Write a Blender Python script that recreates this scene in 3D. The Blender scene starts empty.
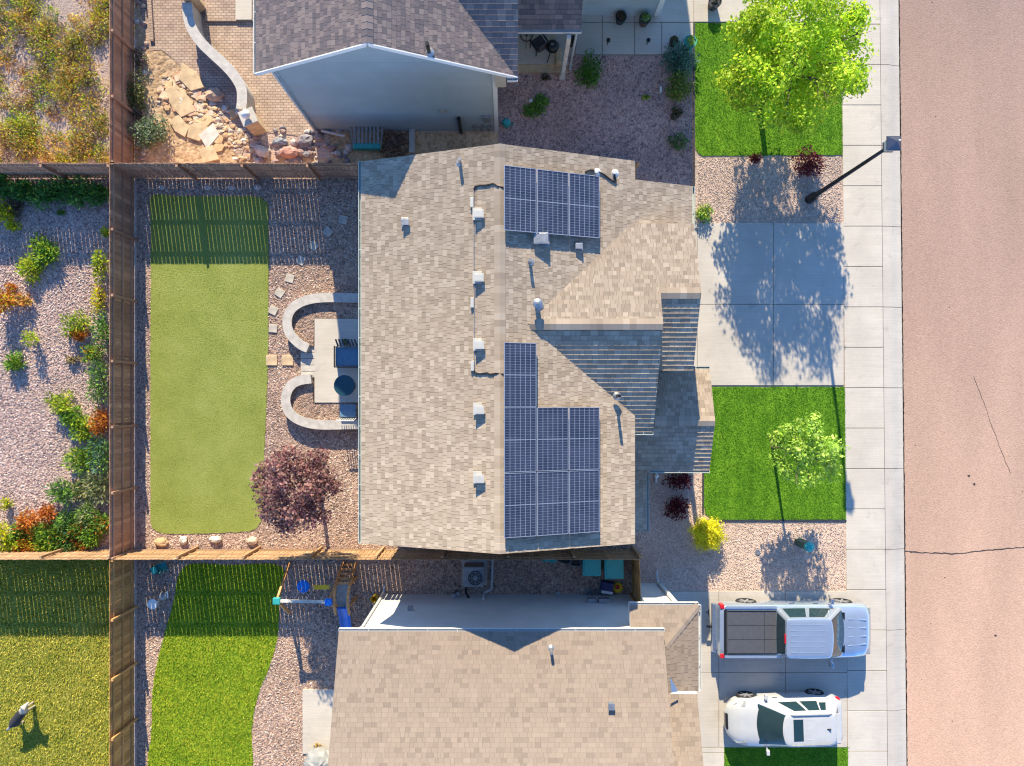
import bpy, bmesh, math, random
import numpy as np
from mathutils import Vector, Matrix
random.seed(7); rng = np.random.default_rng(7)
C = bpy.context.scene.collection
R = math.radians
# layout read off image pixels, in metres: x to the east (street), y to the north, z up; the drone hangs over (0, 0).
# G turns an image mark on the ground into metres, A does the same for a mark at height h (unprojected through the estimated camera, 25.51 pixels a metre on the ground).
CAMH, SC = 29.2, 25.51
def G(px, py, z=0.0): return Vector(((px-506)/SC, (400-py)/SC, z))
def A(px, py, h):
    r = (CAMH-h)/CAMH
    return Vector(((px-506)*r/SC, (400-py)*r/SC, h))
# ---------------------------------------------------------------- mesh builder
class MB:
    def __init__(s): s.v=[]; s.f=[]; s.c=[]; s.anyc=False
    def add(s, vs, fs, col=None):
        b=len(s.v); s.v+= [tuple(x) for x in vs]; s.f+= [tuple(i+b for i in f) for f in fs]
        if col is not None: s.anyc=True
        s.c += [col or (1,1,1)]*len(vs); return s
    def box(s, c, size, rz=0.0, col=None, taper=1.0):
        cx,cy,cz=c; hx,hy,hz=size[0]/2,size[1]/2,size[2]/2; co,si=math.cos(rz),math.sin(rz); vs=[]
        for z,t in ((-hz,1.0),(hz,taper)):
            for x,y in ((-hx,-hy),(hx,-hy),(hx,hy),(-hx,hy)):
                x*=t; y*=t; vs.append((cx+x*co-y*si, cy+x*si+y*co, cz+z))
        return s.add(vs, [(3,2,1,0),(4,5,6,7),(0,1,5,4),(1,2,6,5),(2,3,7,6),(3,0,4,7)], col)
    def bar(s, a, b, w, h, col=None, up=(0,0,1)):
        a=Vector(a); b=Vector(b); d=(b-a).normalized(); u=Vector(up)
        if abs(d.dot(u))>.98: u=Vector((0,1,0))
        sd=d.cross(u).normalized(); u=sd.cross(d); vs=[]
        for p in (a,b):
            for x,y in ((-1,-1),(1,-1),(1,1),(-1,1)): vs.append(p+sd*x*w/2+u*y*h/2)
        return s.add(vs, [(3,2,1,0),(4,5,6,7),(0,1,5,4),(1,2,6,5),(2,3,7,6),(3,0,4,7)], col)
    def tube(s, pts, rad, n=8, col=None, cap=True):
        pts=[Vector(p) for p in pts]
        if not hasattr(rad,'__len__'): rad=[rad]*len(pts)
        vs=[]; fs=[]; ref=Vector((0,0,1))
        for i,p in enumerate(pts):
            d=(pts[min(i+1,len(pts)-1)]-pts[max(i-1,0)]).normalized()
            r0=ref if abs(d.dot(ref))<.95 else Vector((1,0,0))
            a=d.cross(r0).normalized(); b=d.cross(a)
            for k in range(n):
                t=2*math.pi*k/n; vs.append(p+(a*math.cos(t)+b*math.sin(t))*rad[i])
        for i in range(len(pts)-1):
            for k in range(n): fs.append((i*n+k, i*n+(k+1)%n, (i+1)*n+(k+1)%n, (i+1)*n+k))
        if cap: fs+= [tuple(range(n)), tuple(reversed(range((len(pts)-1)*n, len(pts)*n)))]
        return s.add(vs, fs, col)
    def cyl(s, c, r, h, n=20, col=None, r2=None):
        r2 = r if r2 is None else r2; x,y,z=c; vs=[]
        for zz,rr in ((z,r),(z+h,r2)):
            for k in range(n): t=2*math.pi*k/n; vs.append((x+rr*math.cos(t), y+rr*math.sin(t), zz))
        fs=[(k,(k+1)%n,n+(k+1)%n,n+k) for k in range(n)]+[tuple(reversed(range(n))),tuple(range(n,2*n))]
        return s.add(vs, fs, col)
    def ring(s, c, r0, r1, h, n=24, col=None):
        x,y,z=c; vs=[]
        for rr,zz in ((r0,z),(r1,z),(r1,z+h),(r0,z+h)):
            for k in range(n): t=2*math.pi*k/n; vs.append((x+rr*math.cos(t), y+rr*math.sin(t), zz))
        fs=[]
        for q in range(4):
            for k in range(n): fs.append((q*n+k, q*n+(k+1)%n, ((q+1)%4)*n+(k+1)%n, ((q+1)%4)*n+k))
        return s.add(vs, fs, col)
    def lathe(s, c, prof, n=20, col=None):
        x,y,z=c; vs=[]
        for r,h in prof:
            for k in range(n): t=2*math.pi*k/n; vs.append((x+r*math.cos(t), y+r*math.sin(t), z+h))
        fs=[]
        for q in range(len(prof)-1):
            for k in range(n): fs.append((q*n+k, q*n+(k+1)%n, (q+1)*n+(k+1)%n, (q+1)*n+k))
        fs+= [tuple(reversed(range(n))), tuple(range((len(prof)-1)*n, len(prof)*n))]
        return s.add(vs, fs, col)
    def ball(s, c, r, n=12, m=8, col=None, jit=0.0):
        if not hasattr(r,'__len__'): r=(r,r,r)
        vs=[]; 
        for i in range(m+1):
            ph=math.pi*i/m
            for k in range(n):
                t=2*math.pi*k/n; j=1+random.uniform(-jit,jit) if 0<i<m else 1
                vs.append((c[0]+r[0]*j*math.sin(ph)*math.cos(t), c[1]+r[1]*j*math.sin(ph)*math.sin(t), c[2]+r[2]*j*math.cos(ph)))
        fs=[(i*n+k,(i+1)*n+k,(i+1)*n+(k+1)%n,i*n+(k+1)%n) for i in range(m) for k in range(n)]
        return s.add(vs, fs, col)
    def prism(s, pts, z0, z1, col=None):           # pts: 2-D outline, counter-clockwise or not
        ar=sum(pts[i][0]*pts[(i+1)%len(pts)][1]-pts[(i+1)%len(pts)][0]*pts[i][1] for i in range(len(pts)))
        if ar<0: pts=list(reversed(pts))
        n=len(pts); vs=[(p[0],p[1],z0) for p in pts]+[(p[0],p[1],z1) for p in pts]
        fs=[tuple(range(n,2*n)), tuple(reversed(range(n)))]+[(i,(i+1)%n,n+(i+1)%n,n+i) for i in range(n)]
        return s.add(vs, fs, col)
    def quad(s, *p, col=None): return s.add(list(p), [tuple(range(len(p)))], col)
    def build(s, name, mat, parent=None, origin=None, smooth=False, bevel=0.0, sub=0):
        me=bpy.data.meshes.new(name)
        off = Vector(OFF.get(parent.name,(0,0,0))) if parent else Vector(origin or (0,0,0))
        vs=[(a-off[0],b-off[1],c-off[2]) for a,b,c in s.v]
        me.from_pydata(vs, [], s.f); me.validate()
        if s.anyc:
            at=me.color_attributes.new('Col','FLOAT_COLOR','POINT')
            buf=np.ones((len(me.vertices),4),dtype=np.float32); buf[:,:3]=np.array(s.c,dtype=np.float32)[:len(me.vertices)]
            at.data.foreach_set('color', buf.ravel())
        o=bpy.data.objects.new(name, me); C.objects.link(o)
        for m in (mat if isinstance(mat,(list,tuple)) else [mat]): me.materials.append(m)
        if parent: o.parent=parent; OFF[o.name]=OFF.get(parent.name,(0,0,0))
        else: o.location=off; OFF[o.name]=tuple(off)
        if smooth: me.polygons.foreach_set('use_smooth',[True]*len(me.polygons))
        if bevel:
            b=o.modifiers.new('bevel','BEVEL'); b.width=bevel; b.segments=2; b.limit_method='ANGLE'; b.angle_limit=R(35)
        if sub:
            b=o.modifiers.new('sub','SUBSURF'); b.levels=sub; b.render_levels=sub
        return o
OFF={}
SUN,SKY,EXPO=4.0,.15,1.27
def tag(o, label, cat, group=None, kind=None):
    o['label']=label; o['category']=cat
    if group: o['group']=group
    if kind: o['kind']=kind
    return o
def thing(name, label, cat, loc=(0,0,0), rz=0.0, group=None, local=False):
    o=bpy.data.objects.new(name,None); C.objects.link(o); o.location=loc; o.rotation_euler=(0,0,rz); o.empty_display_size=.2
    OFF[o.name]=(0,0,0) if local else tuple(loc)
    return tag(o,label,cat,group)
def struct(o): o['kind']='structure'; return o
def dup(root, loc, rz, label, group=None):
    r=root.copy(); C.objects.link(r); r.location=loc; r.rotation_euler=(0,0,rz); r['label']=label
    if group: r['group']=group
    for ch in list(root.children):
        c=ch.copy(); C.objects.link(c); c.parent=r
        for g in list(ch.children):
            d=g.copy(); C.objects.link(d); d.parent=c
    return r
# ---------------------------------------------------------------- materials
def newmat(name):
    m=bpy.data.materials.new(name); m.use_nodes=True
    return m, m.node_tree.nodes, m.node_tree.links, m.node_tree.nodes['Principled BSDF']
def ramp(N, stops, const=False):
    r=N.new('ShaderNodeValToRGB'); cr=r.color_ramp
    if const: cr.interpolation='CONSTANT'
    while len(cr.elements)<len(stops): cr.elements.new(.5)
    for e,(p,c) in zip(cr.elements,stops): e.position=p; e.color=(*c,1)
    return r
def plain(name, col, rough=.6, metal=0.0, spec=.5, vary=.06, scale=6, coat=0.0, bump=0.0):
    m,N,L,B=newmat(name)
    B.inputs['Roughness'].default_value=rough; B.inputs['Metallic'].default_value=metal
    B.inputs['Specular IOR Level'].default_value=spec; B.inputs['Coat Weight'].default_value=coat
    tc=N.new('ShaderNodeTexCoord'); nz=N.new('ShaderNodeTexNoise'); nz.inputs['Scale'].default_value=scale; nz.inputs['Detail'].default_value=5
    L.new(tc.outputs['Object'],nz.inputs['Vector'])
    a=tuple(max(0,x*(1-vary*2)) for x in col); b=tuple(min(1,x*(1+vary*2)) for x in col)
    r=ramp(N,[(.3,a),(.7,b)]); L.new(nz.outputs['Fac'],r.inputs['Fac']); L.new(r.outputs['Color'],B.inputs['Base Color'])
    if bump:
        bp=N.new('ShaderNodeBump'); bp.inputs['Strength'].default_value=bump; bp.inputs['Distance'].default_value=.02
        L.new(nz.outputs['Fac'],bp.inputs['Height']); L.new(bp.outputs['Normal'],B.inputs['Normal'])
    return m
def attr(name, rough=.7, spec=.3, trans=0.0, vary=.15, scale=9, stretch=None, gain=1.0):
    """colour of each leaf, picket or shingle tab comes with the mesh; a noise varies it a little"""
    m,N,L,B=newmat(name); B.inputs['Roughness'].default_value=rough; B.inputs['Specular IOR Level'].default_value=spec
    at=N.new('ShaderNodeAttribute'); at.attribute_name='Col'
    tc=N.new('ShaderNodeTexCoord'); nz=N.new('ShaderNodeTexNoise'); nz.inputs['Scale'].default_value=scale; nz.inputs['Detail'].default_value=4
    if stretch:
        mp=N.new('ShaderNodeMapping'); mp.inputs['Scale'].default_value=stretch
        L.new(tc.outputs['Object'],mp.inputs['Vector']); L.new(mp.outputs['Vector'],nz.inputs['Vector'])
    else: L.new(tc.outputs['Object'],nz.inputs['Vector'])
    mr=N.new('ShaderNodeMapRange'); mr.inputs['From Min'].default_value=.3; mr.inputs['From Max'].default_value=.7
    mr.inputs['To Min'].default_value=gain*(1-vary); mr.inputs['To Max'].default_value=gain*(1+vary)
    L.new(nz.outputs['Fac'],mr.inputs['Value'])
    vm=N.new('ShaderNodeVectorMath'); vm.operation='SCALE'; L.new(at.outputs['Color'],vm.inputs[0]); L.new(mr.outputs['Result'],vm.inputs['Scale'])
    L.new(vm.outputs['Vector'],B.inputs['Base Color'])
    if rough>.9: B.inputs['Diffuse Roughness'].default_value=1.0
    if trans:
        tr=N.new('ShaderNodeBsdfTranslucent'); L.new(vm.outputs['Vector'],tr.inputs['Color'])
        mx=N.new('ShaderNodeMixShader'); mx.inputs['Fac'].default_value=trans
        L.new(B.outputs['BSDF'],mx.inputs[1]); L.new(tr.outputs['BSDF'],mx.inputs[2])
        L.new(mx.outputs['Shader'],N['Material Output'].inputs['Surface'])
    return m
def gravel(name, stones, scale=22, big=.18, bump=.9, streak=None):
    m,N,L,B=newmat(name); B.inputs['Roughness'].default_value=.9; B.inputs['Diffuse Roughness'].default_value=.8; B.inputs['Specular IOR Level'].default_value=.2
    tc=N.new('ShaderNodeTexCoord')
    def vor(sc):
        v=N.new('ShaderNodeTexVoronoi'); v.inputs['Scale'].default_value=sc; L.new(tc.outputs['Object'],v.inputs['Vector']); return v
    v1=vor(scale); v2=vor(scale*.45)
    sp=N.new('ShaderNodeSeparateColor'); L.new(v1.outputs['Color'],sp.inputs['Color'])
    sp2=N.new('ShaderNodeSeparateColor'); L.new(v2.outputs['Color'],sp2.inputs['Color'])
    r=ramp(N,[(i/len(stones),c) for i,c in enumerate(stones)],True); L.new(sp.outputs['Red'],r.inputs['Fac'])
    r2=ramp(N,[(i/len(stones),c) for i,c in enumerate(stones)],True); L.new(sp2.outputs['Green'],r2.inputs['Fac'])
    mx=N.new('ShaderNodeMix'); mx.data_type='RGBA'; mx.inputs['Factor'].default_value=.35
    L.new(r.outputs['Color'],mx.inputs['A']); L.new(r2.outputs['Color'],mx.inputs['B'])
    nz=N.new('ShaderNodeTexNoise'); nz.inputs['Scale'].default_value=.7; nz.inputs['Detail'].default_value=6
    if streak:
        mp=N.new('ShaderNodeMapping'); mp.inputs['Scale'].default_value=streak; L.new(tc.outputs['Object'],mp.inputs['Vector']); L.new(mp.outputs['Vector'],nz.inputs['Vector'])
    else: L.new(tc.outputs['Object'],nz.inputs['Vector'])
    mr=N.new('ShaderNodeMapRange'); mr.inputs['From Min'].default_value=.3; mr.inputs['From Max'].default_value=.7; mr.inputs['To Min'].default_value=1-big; mr.inputs['To Max'].default_value=1+big*.6
    L.new(nz.outputs['Fac'],mr.inputs['Value'])
    vm=N.new('ShaderNodeVectorMath'); vm.operation='SCALE'; L.new(mx.outputs['Result'],vm.inputs[0]); L.new(mr.outputs['Result'],vm.inputs['Scale'])
    L.new(vm.outputs['Vector'],B.inputs['Base Color'])
    ad=N.new('ShaderNodeMath'); ad.operation='ADD'; L.new(v1.outputs['Distance'],ad.inputs[0]); L.new(v2.outputs['Distance'],ad.inputs[1])
    bp=N.new('ShaderNodeBump'); bp.invert=True; bp.inputs['Strength'].default_value=bump; bp.inputs['Distance'].default_value=.035
    L.new(ad.outputs[0],bp.inputs['Height']); L.new(bp.outputs['Normal'],B.inputs['Normal'])
    return m
def ground_cover(name, cols, s1=1.2, s2=28, bump=.6, stripe=0.0, rough=.85):
    """lawn or turf: broad patches times fine mottling"""
    m,N,L,B=newmat(name); B.inputs['Roughness'].default_value=rough; B.inputs['Specular IOR Level'].default_value=.15
    tc=N.new('ShaderNodeTexCoord')
    n1=N.new('ShaderNodeTexNoise'); n1.inputs['Scale'].default_value=s1; n1.inputs['Detail'].default_value=6; n1.inputs['Roughness'].default_value=.65
    n2=N.new('ShaderNodeTexNoise'); n2.inputs['Scale'].default_value=s2; n2.inputs['Detail'].default_value=3
    for n in (n1,n2): L.new(tc.outputs['Object'],n.inputs['Vector'])
    ad=N.new('ShaderNodeMath'); ad.operation='MULTIPLY_ADD'; ad.inputs[1].default_value=.6; L.new(n2.outputs['Fac'],ad.inputs[0])
    m2=N.new('ShaderNodeMath'); m2.operation='MULTIPLY'; m2.inputs[1].default_value=.4; L.new(n1.outputs['Fac'],m2.inputs[0]); L.new(m2.outputs[0],ad.inputs[2])
    src=ad
    if stripe:
        w=N.new('ShaderNodeTexWave'); w.wave_type='BANDS'; w.bands_direction='X'; w.inputs['Scale'].default_value=.62; w.inputs['Distortion'].default_value=.6
        L.new(tc.outputs['Object'],w.inputs['Vector'])
        a2=N.new('ShaderNodeMath'); a2.operation='MULTIPLY_ADD'; a2.inputs[1].default_value=stripe; L.new(w.outputs['Fac'],a2.inputs[0]); L.new(ad.outputs[0],a2.inputs[2]); src=a2
    r=ramp(N,[(.36+.28*i/(len(cols)-1),c) for i,c in enumerate(cols)]); L.new(src.outputs[0],r.inputs['Fac']); L.new(r.outputs['Color'],B.inputs['Base Color'])
    bp=N.new('ShaderNodeBump'); bp.inputs['Strength'].default_value=bump; bp.inputs['Distance'].default_value=.03
    L.new(n2.outputs['Fac'],bp.inputs['Height']); L.new(bp.outputs['Normal'],B.inputs['Normal'])
    return m
def concrete(name, col, vary=.06, stain=.15):
    m,N,L,B=newmat(name); B.inputs['Roughness'].default_value=.8; B.inputs['Specular IOR Level'].default_value=.25
    tc=N.new('ShaderNodeTexCoord')
    n1=N.new('ShaderNodeTexNoise'); n1.inputs['Scale'].default_value=.55; n1.inputs['Detail'].default_value=9; n1.inputs['Roughness'].default_value=.62
    n2=N.new('ShaderNodeTexNoise'); n2.inputs['Scale'].default_value=40; n2.inputs['Detail'].default_value=3
    mp=N.new('ShaderNodeMapping'); mp.inputs['Scale'].default_value=(.5,14,1)
    n3=N.new('ShaderNodeTexNoise'); n3.inputs['Scale'].default_value=1.6; n3.inputs['Detail'].default_value=4
    L.new(tc.outputs['Object'],mp.inputs['Vector']); L.new(mp.outputs['Vector'],n3.inputs['Vector'])
    for n in (n1,n2): L.new(tc.outputs['Object'],n.inputs['Vector'])
    def rng_(n,a,b):
        mr=N.new('ShaderNodeMapRange'); mr.inputs['From Min'].default_value=.3; mr.inputs['From Max'].default_value=.7
        mr.inputs['To Min'].default_value=a; mr.inputs['To Max'].default_value=b; L.new(n.outputs['Fac'],mr.inputs['Value']); return mr
    a=rng_(n1,1-stain,1+stain*.5); b=rng_(n2,1-vary,1+vary); c=rng_(n3,1-vary,1+vary)
    mu=N.new('ShaderNodeMath'); mu.operation='MULTIPLY'; L.new(a.outputs[0],mu.inputs[0]); L.new(b.outputs[0],mu.inputs[1])
    n4=N.new('ShaderNodeTexNoise'); n4.inputs['Scale'].default_value=1.7; n4.inputs['Detail'].default_value=7; n4.inputs['Distortion'].default_value=.6; L.new(tc.outputs['Object'],n4.inputs['Vector'])
    st=N.new('ShaderNodeMapRange'); st.inputs['From Min'].default_value=.60; st.inputs['From Max'].default_value=.74; st.inputs['To Min'].default_value=1; st.inputs['To Max'].default_value=.84; L.new(n4.outputs['Fac'],st.inputs['Value'])
    mq=N.new('ShaderNodeMath'); mq.operation='MULTIPLY'; L.new(c.outputs[0],mq.inputs[0]); L.new(st.outputs[0],mq.inputs[1])
    mu2=N.new('ShaderNodeMath'); mu2.operation='MULTIPLY'; L.new(mu.outputs[0],mu2.inputs[0]); L.new(mq.outputs[0],mu2.inputs[1])
    vm=N.new('ShaderNodeVectorMath'); vm.operation='SCALE'; vm.inputs[0].default_value=col; L.new(mu2.outputs[0],vm.inputs['Scale'])
    L.new(vm.outputs['Vector'],B.inputs['Base Color'])
    bp=N.new('ShaderNodeBump'); bp.inputs['Strength'].default_value=.15; bp.inputs['Distance'].default_value=.01; L.new(n2.outputs['Fac'],bp.inputs['Height']); L.new(bp.outputs['Normal'],B.inputs['Normal'])
    return m
def pavers(name, c1, c2, mortar, w=.3, h=.15):
    m,N,L,B=newmat(name); B.inputs['Roughness'].default_value=.85; B.inputs['Specular IOR Level'].default_value=.2
    tc=N.new('ShaderNodeTexCoord'); b=N.new('ShaderNodeTexBrick'); L.new(tc.outputs['Object'],b.inputs['Vector'])
    b.inputs['Color1'].default_value=(*c1,1); b.inputs['Color2'].default_value=(*c2,1); b.inputs['Mortar'].default_value=(*mortar,1)
    b.inputs['Scale'].default_value=1; b.inputs['Brick Width'].default_value=w; b.inputs['Row Height'].default_value=h; b.inputs['Mortar Size'].default_value=.012
    nz=N.new('ShaderNodeTexNoise'); nz.inputs['Scale'].default_value=2.5; nz.inputs['Detail'].default_value=6; L.new(tc.outputs['Object'],nz.inputs['Vector'])
    mr=N.new('ShaderNodeMapRange'); mr.inputs['From Min'].default_value=.3; mr.inputs['From Max'].default_value=.7; mr.inputs['To Min'].default_value=.8; mr.inputs['To Max'].default_value=1.15; L.new(nz.outputs['Fac'],mr.inputs['Value'])
    vm=N.new('ShaderNodeVectorMath'); vm.operation='SCALE'; L.new(b.outputs['Color'],vm.inputs[0]); L.new(mr.outputs[0],vm.inputs['Scale']); L.new(vm.outputs['Vector'],B.inputs['Base Color'])
    bp=N.new('ShaderNodeBump'); bp.invert=True; bp.inputs['Strength'].default_value=.5; bp.inputs['Distance'].default_value=.012; L.new(b.outputs['Fac'],bp.inputs['Height']); L.new(bp.outputs['Normal'],B.inputs['Normal'])
    return m
def siding(name, col, lap=.18):
    m,N,L,B=newmat(name); B.inputs['Roughness'].default_value=.6; B.inputs['Specular IOR Level'].default_value=.3
    tc=N.new('ShaderNodeTexCoord'); sp=N.new('ShaderNodeSeparateXYZ'); L.new(tc.outputs['Object'],sp.inputs[0])
    d=N.new('ShaderNodeMath'); d.operation='DIVIDE'; d.inputs[1].default_value=lap; L.new(sp.outputs['Z'],d.inputs[0])
    fr=N.new('ShaderNodeMath'); fr.operation='FRACT'; L.new(d.outputs[0],fr.inputs[0])
    bp=N.new('ShaderNodeBump'); bp.invert=True; bp.inputs['Strength'].default_value=.8; bp.inputs['Distance'].default_value=.02; L.new(fr.outputs[0],bp.inputs['Height']); L.new(bp.outputs['Normal'],B.inputs['Normal'])
    nz=N.new('ShaderNodeTexNoise'); nz.inputs['Scale'].default_value=1.2; nz.inputs['Detail'].default_value=5; L.new(tc.outputs['Object'],nz.inputs['Vector'])
    r=ramp(N,[(.3,tuple(x*.93 for x in col)),(.7,tuple(x*1.05 for x in col))]); L.new(nz.outputs['Fac'],r.inputs['Fac']); L.new(r.outputs['Color'],B.inputs['Base Color'])
    return m
M={}
M['shingle']=attr('shingle',rough=.92,spec=.15,vary=.10,scale=55)
M['gravel_pink']=gravel('gravel_pink',[(0.146,0.106,0.089),(0.400,0.266,0.198),(0.560,0.395,0.291),(0.480,0.308,0.234),(0.693,0.532,0.407),(0.334,0.235,0.193),(0.587,0.383,0.270)],24)
M['gravel_lot']=gravel('gravel_lot',[(0.254,0.172,0.156),(0.541,0.367,0.301),(0.668,0.457,0.374),(0.604,0.416,0.350),(0.751,0.581,0.483),(0.444,0.304,0.266)],17)
M['gravel_front']=gravel('gravel_front',[(0.454,0.326,0.258),(0.630,0.472,0.372),(0.731,0.564,0.450),(0.681,0.516,0.408),(0.782,0.626,0.516),(0.580,0.430,0.342)],30,.14,.55)
M['gravel_mauve']=gravel('gravel_mauve',[(0.202,0.128,0.120),(0.504,0.323,0.279),(0.605,0.405,0.339),(0.554,0.360,0.313),(0.706,0.495,0.412),(0.403,0.255,0.226)],22)
M['soil']=gravel('dry_soil',[(0.312,0.218,0.166),(0.562,0.406,0.300),(0.655,0.484,0.374),(0.468,0.343,0.270),(0.686,0.546,0.434)],12)
M['turf']=ground_cover('turf',[(0.171,0.209,0.039),(0.244,0.281,0.061),(0.299,0.330,0.094)],.8,24,.6)
M['lawn']=ground_cover('lawn',[(0.040,0.117,0.006),(0.081,0.207,0.010),(0.153,0.306,0.018)],1.1,20,.9,.05)
M['lawn_dry']=ground_cover('lawn_dry',[(0.119,0.154,0.020),(0.255,0.257,0.037),(0.408,0.342,0.066)],1.0,14,1.0)
M['lawn_mid']=ground_cover('lawn_mid',[(0.095,0.173,0.009),(0.203,0.298,0.015),(0.333,0.365,0.028)],.8,16,.9)
M['concrete']=concrete('concrete',(.53,.475,.405))
M['concrete_white']=concrete('concrete_white',(.565,.505,.425))
M['asphalt']=gravel('asphalt',[(0.454,0.303,0.226),(0.514,0.345,0.258),(0.552,0.373,0.282),(0.530,0.352,0.264),(0.590,0.401,0.306)],30,.10,.25,(0.825,0.201,0.833))
M['crack']=plain('crack_tar',(.05,.04,.038),.9)
M['joint']=plain('joint_dirt',(.26,.22,.18),.95)
M['paver']=pavers('paver',(.50,.37,.28),(.40,.28,.22),(.24,.18,.14),.21,.105)
M['wall_block']=plain('wall_block',(.48,.44,.39),.85,vary=.08,scale=5,bump=.2)
M['stone_tan']=plain('stone_tan',(.55,.40,.24),.9,vary=.12,scale=4,bump=.3)
M['step_stone']=plain('stepping_stone',(.46,.41,.34),.9,vary=.10,scale=5,bump=.3)
M['stone_white']=plain('stone_white',(.60,.55,.48),.9,vary=.10,scale=5,bump=.3)
M['rock']=attr('rock',rough=.9,spec=.2,vary=.2,scale=6)
M['wood_grey']=attr('fence_stain_grey',rough=.85,spec=.2,vary=.18,scale=4,stretch=(6,6,.6))
M['leaf']=attr('leaf',rough=.55,spec=.35,trans=.42,vary=.12,scale=2)
M['grass']=attr('grass_blade',rough=.6,spec=.2,trans=.25,vary=.10,scale=2)
M['bark']=plain('bark',(.13,.09,.065),.9,vary=.15,scale=9,bump=.5)
M['siding_blue']=siding('siding_greige',(.37,.43,.44))
M['siding_white']=siding('siding_pale',(.60,.59,.56))
M['siding_tan']=siding('siding_tan',(.42,.38,.32))
M['trim']=plain('white_trim',(.74,.74,.72),.5,vary=.02)
M['edge_tan']=plain('tan_drip_edge',(.36,.30,.25),.6,vary=.03)
M['gutter']=plain('gutter_paint',(.50,.53,.46),.4,vary=.03)
M['vent_paint']=plain('vent_paint',(.47,.45,.40),.5,vary=.03)
M['tan_soil']=gravel('tan_soil',[(0.580,0.388,0.216),(0.706,0.490,0.286),(0.781,0.570,0.354),(0.504,0.330,0.187),(0.731,0.524,0.314)],9)
M['metal_white']=plain('white_metal',(.60,.60,.57),.4,vary=.03)
M['metal_grey']=plain('grey_metal',(.32,.33,.34),.45,.6,vary=.08)
M['black_metal']=plain('black_metal',(.018,.018,.02),.4,.3,vary=.1)
M['rubber']=plain('rubber',(.02,.02,.021),.85,vary=.1)
M['wood_play']=plain('play_wood',(0.612,0.304,0.112),.7,vary=.15,scale=7)
M['blue_plastic']=plain('blue_plastic',(.01,.16,.62),.4,vary=.04)
M['yellow_plastic']=plain('yellow_plastic',(1.0,.60,.02),.45,vary=.04)
M['teal_plastic']=plain('teal_plastic',(.035,.36,.33),.5,vary=.07,scale=3)
M['dark_plastic']=plain('dark_plastic',(.03,.035,.04),.6,vary=.1)
M['grey_plastic']=plain('grey_plastic',(.28,.28,.27),.55,vary=.08)
M['navy']=plain('navy_plastic',(.02,.03,.12),.5)
M['red_light']=plain('red_lens',(.55,.01,.015),.2,spec=.7,vary=.03)
M['terracotta']=plain('brown_pot',(.10,.07,.055),.7,vary=.1)
M['white']=plain('white_plastic',(.78,.76,.70),.4,vary=.02)
M['fabric_dark']=plain('dark_mesh_fabric',(.06,.055,.06),.8,vary=.15)
M['cushion_blue']=plain('faded_blue_cushion',(.10,.20,.30),.85,vary=.06)
M['table_top']=plain('dark_teal_table',(.015,.06,.085),.35,vary=.05)
M['lampglass']=plain('lantern_glass',(.5,.5,.46),.25,vary=.02); M['lantern']=plain('lantern_paint',(.06,.07,.10),.3,.3,vary=.05); M['utilgreen']=plain('utility_green',(.05,.11,.085),.6,vary=.06)
# ================================================================ the setting
def sheet(name, pts, z, mat, skirt=.10):
    m=MB(); m.prism([(G(*p).x,G(*p).y) for p in pts], z-skirt, z); return struct(m.build(name,mat))
def smooth_poly(pts, n=5):
    """rounds an outline: Catmull-Rom through its image points"""
    out=[]; k=len(pts)
    for i in range(k):
        p0,p1,p2,p3=(Vector(pts[(i+j-1)%k]) for j in range(4))
        for t in range(n):
            t/=n; out.append(tuple(.5*((2*p1)+(p2-p0)*t+(2*p0-5*p1+4*p2-p3)*t*t+(3*p1-p0-3*p2+p3)*t**3)))
    return out
m=MB(); m.quad((-220,-220,-.14),(220,-220,-.14),(220,220,-.14),(-220,220,-.14)); struct(m.build('ground',M['soil']))
def xi(y): return 842.4+(y-150)*.0085           # inner edge of the sidewalk
def xk(y): return 880.4+(y-100)*.0102           # sidewalk / kerb joint
def xr(y): return 899.8+(y-20)*.0105            # kerb / road edge
sheet('yard_ground',[(-1600,-2200),(xi(-2200),-2200),(xi(2600),2600),(-1600,2600)],0,M['gravel_front'],.12)
# kerb and sidewalk in panels with real open joints over a dirt bed
m=MB(); m.prism([tuple(G(*p)[:2]) for p in [(xi(-2200)-2,-2200),(xr(-2200)+1,-2200),(xr(2600)+1,2600),(xi(2600)-2,2600)]],-.135,-.094)
struct(m.build('sidewalk_bed',M['joint']))
js=[65+40.35*i for i in range(-22,60)]
sw=MB(); kb=MB()
for a,b in zip(js,js[1:]):
    g=.28
    sw.prism([tuple(G(*p)[:2]) for p in [(xi(a),a+g),(xk(a)-.12,a+g),(xk(b)-.12,b-g),(xi(b),b-g)]],-.12,.035+random.uniform(-.002,.002))
for a,b in zip(js[::2],js[2::2]):                 # mountable kerb: flat top, slope, gutter pan
    prof=[(0,.035),(.35,.028),(.50,.005),(.72,-.05),(.80,-.066),(1.0,-.086)]
    for (u0,z0),(u1,z1) in zip(prof,prof[1:]):
        vs=[]
        for y in (a+.28,b-.28):
            w=xr(y)-xk(y)
            for u,z in ((u0,z0),(u1,z1)): vs.append(G(xk(y)+.12+u*(w-.12),y,z))
        kb.quad(vs[0],vs[2],vs[3],vs[1])
    for y in (a+.28,b-.28):
        w=xr(y)-xk(y); kb.quad(*[G(xk(y)+.12+u*(w-.12),y,z) for u,z in prof],G(xr(y),y,-.13),G(xk(y)+.22,y,-.13))
struct(sw.build('sidewalk',M['concrete_white'],bevel=.008)); struct(kb.build('kerb',M['concrete']))
sheet('road',[(xr(-2200)+.6,-2200),(1250,-2200),(1250,2600),(xr(2600)+.6,2600)],-.10,M['asphalt'],.03)
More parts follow.
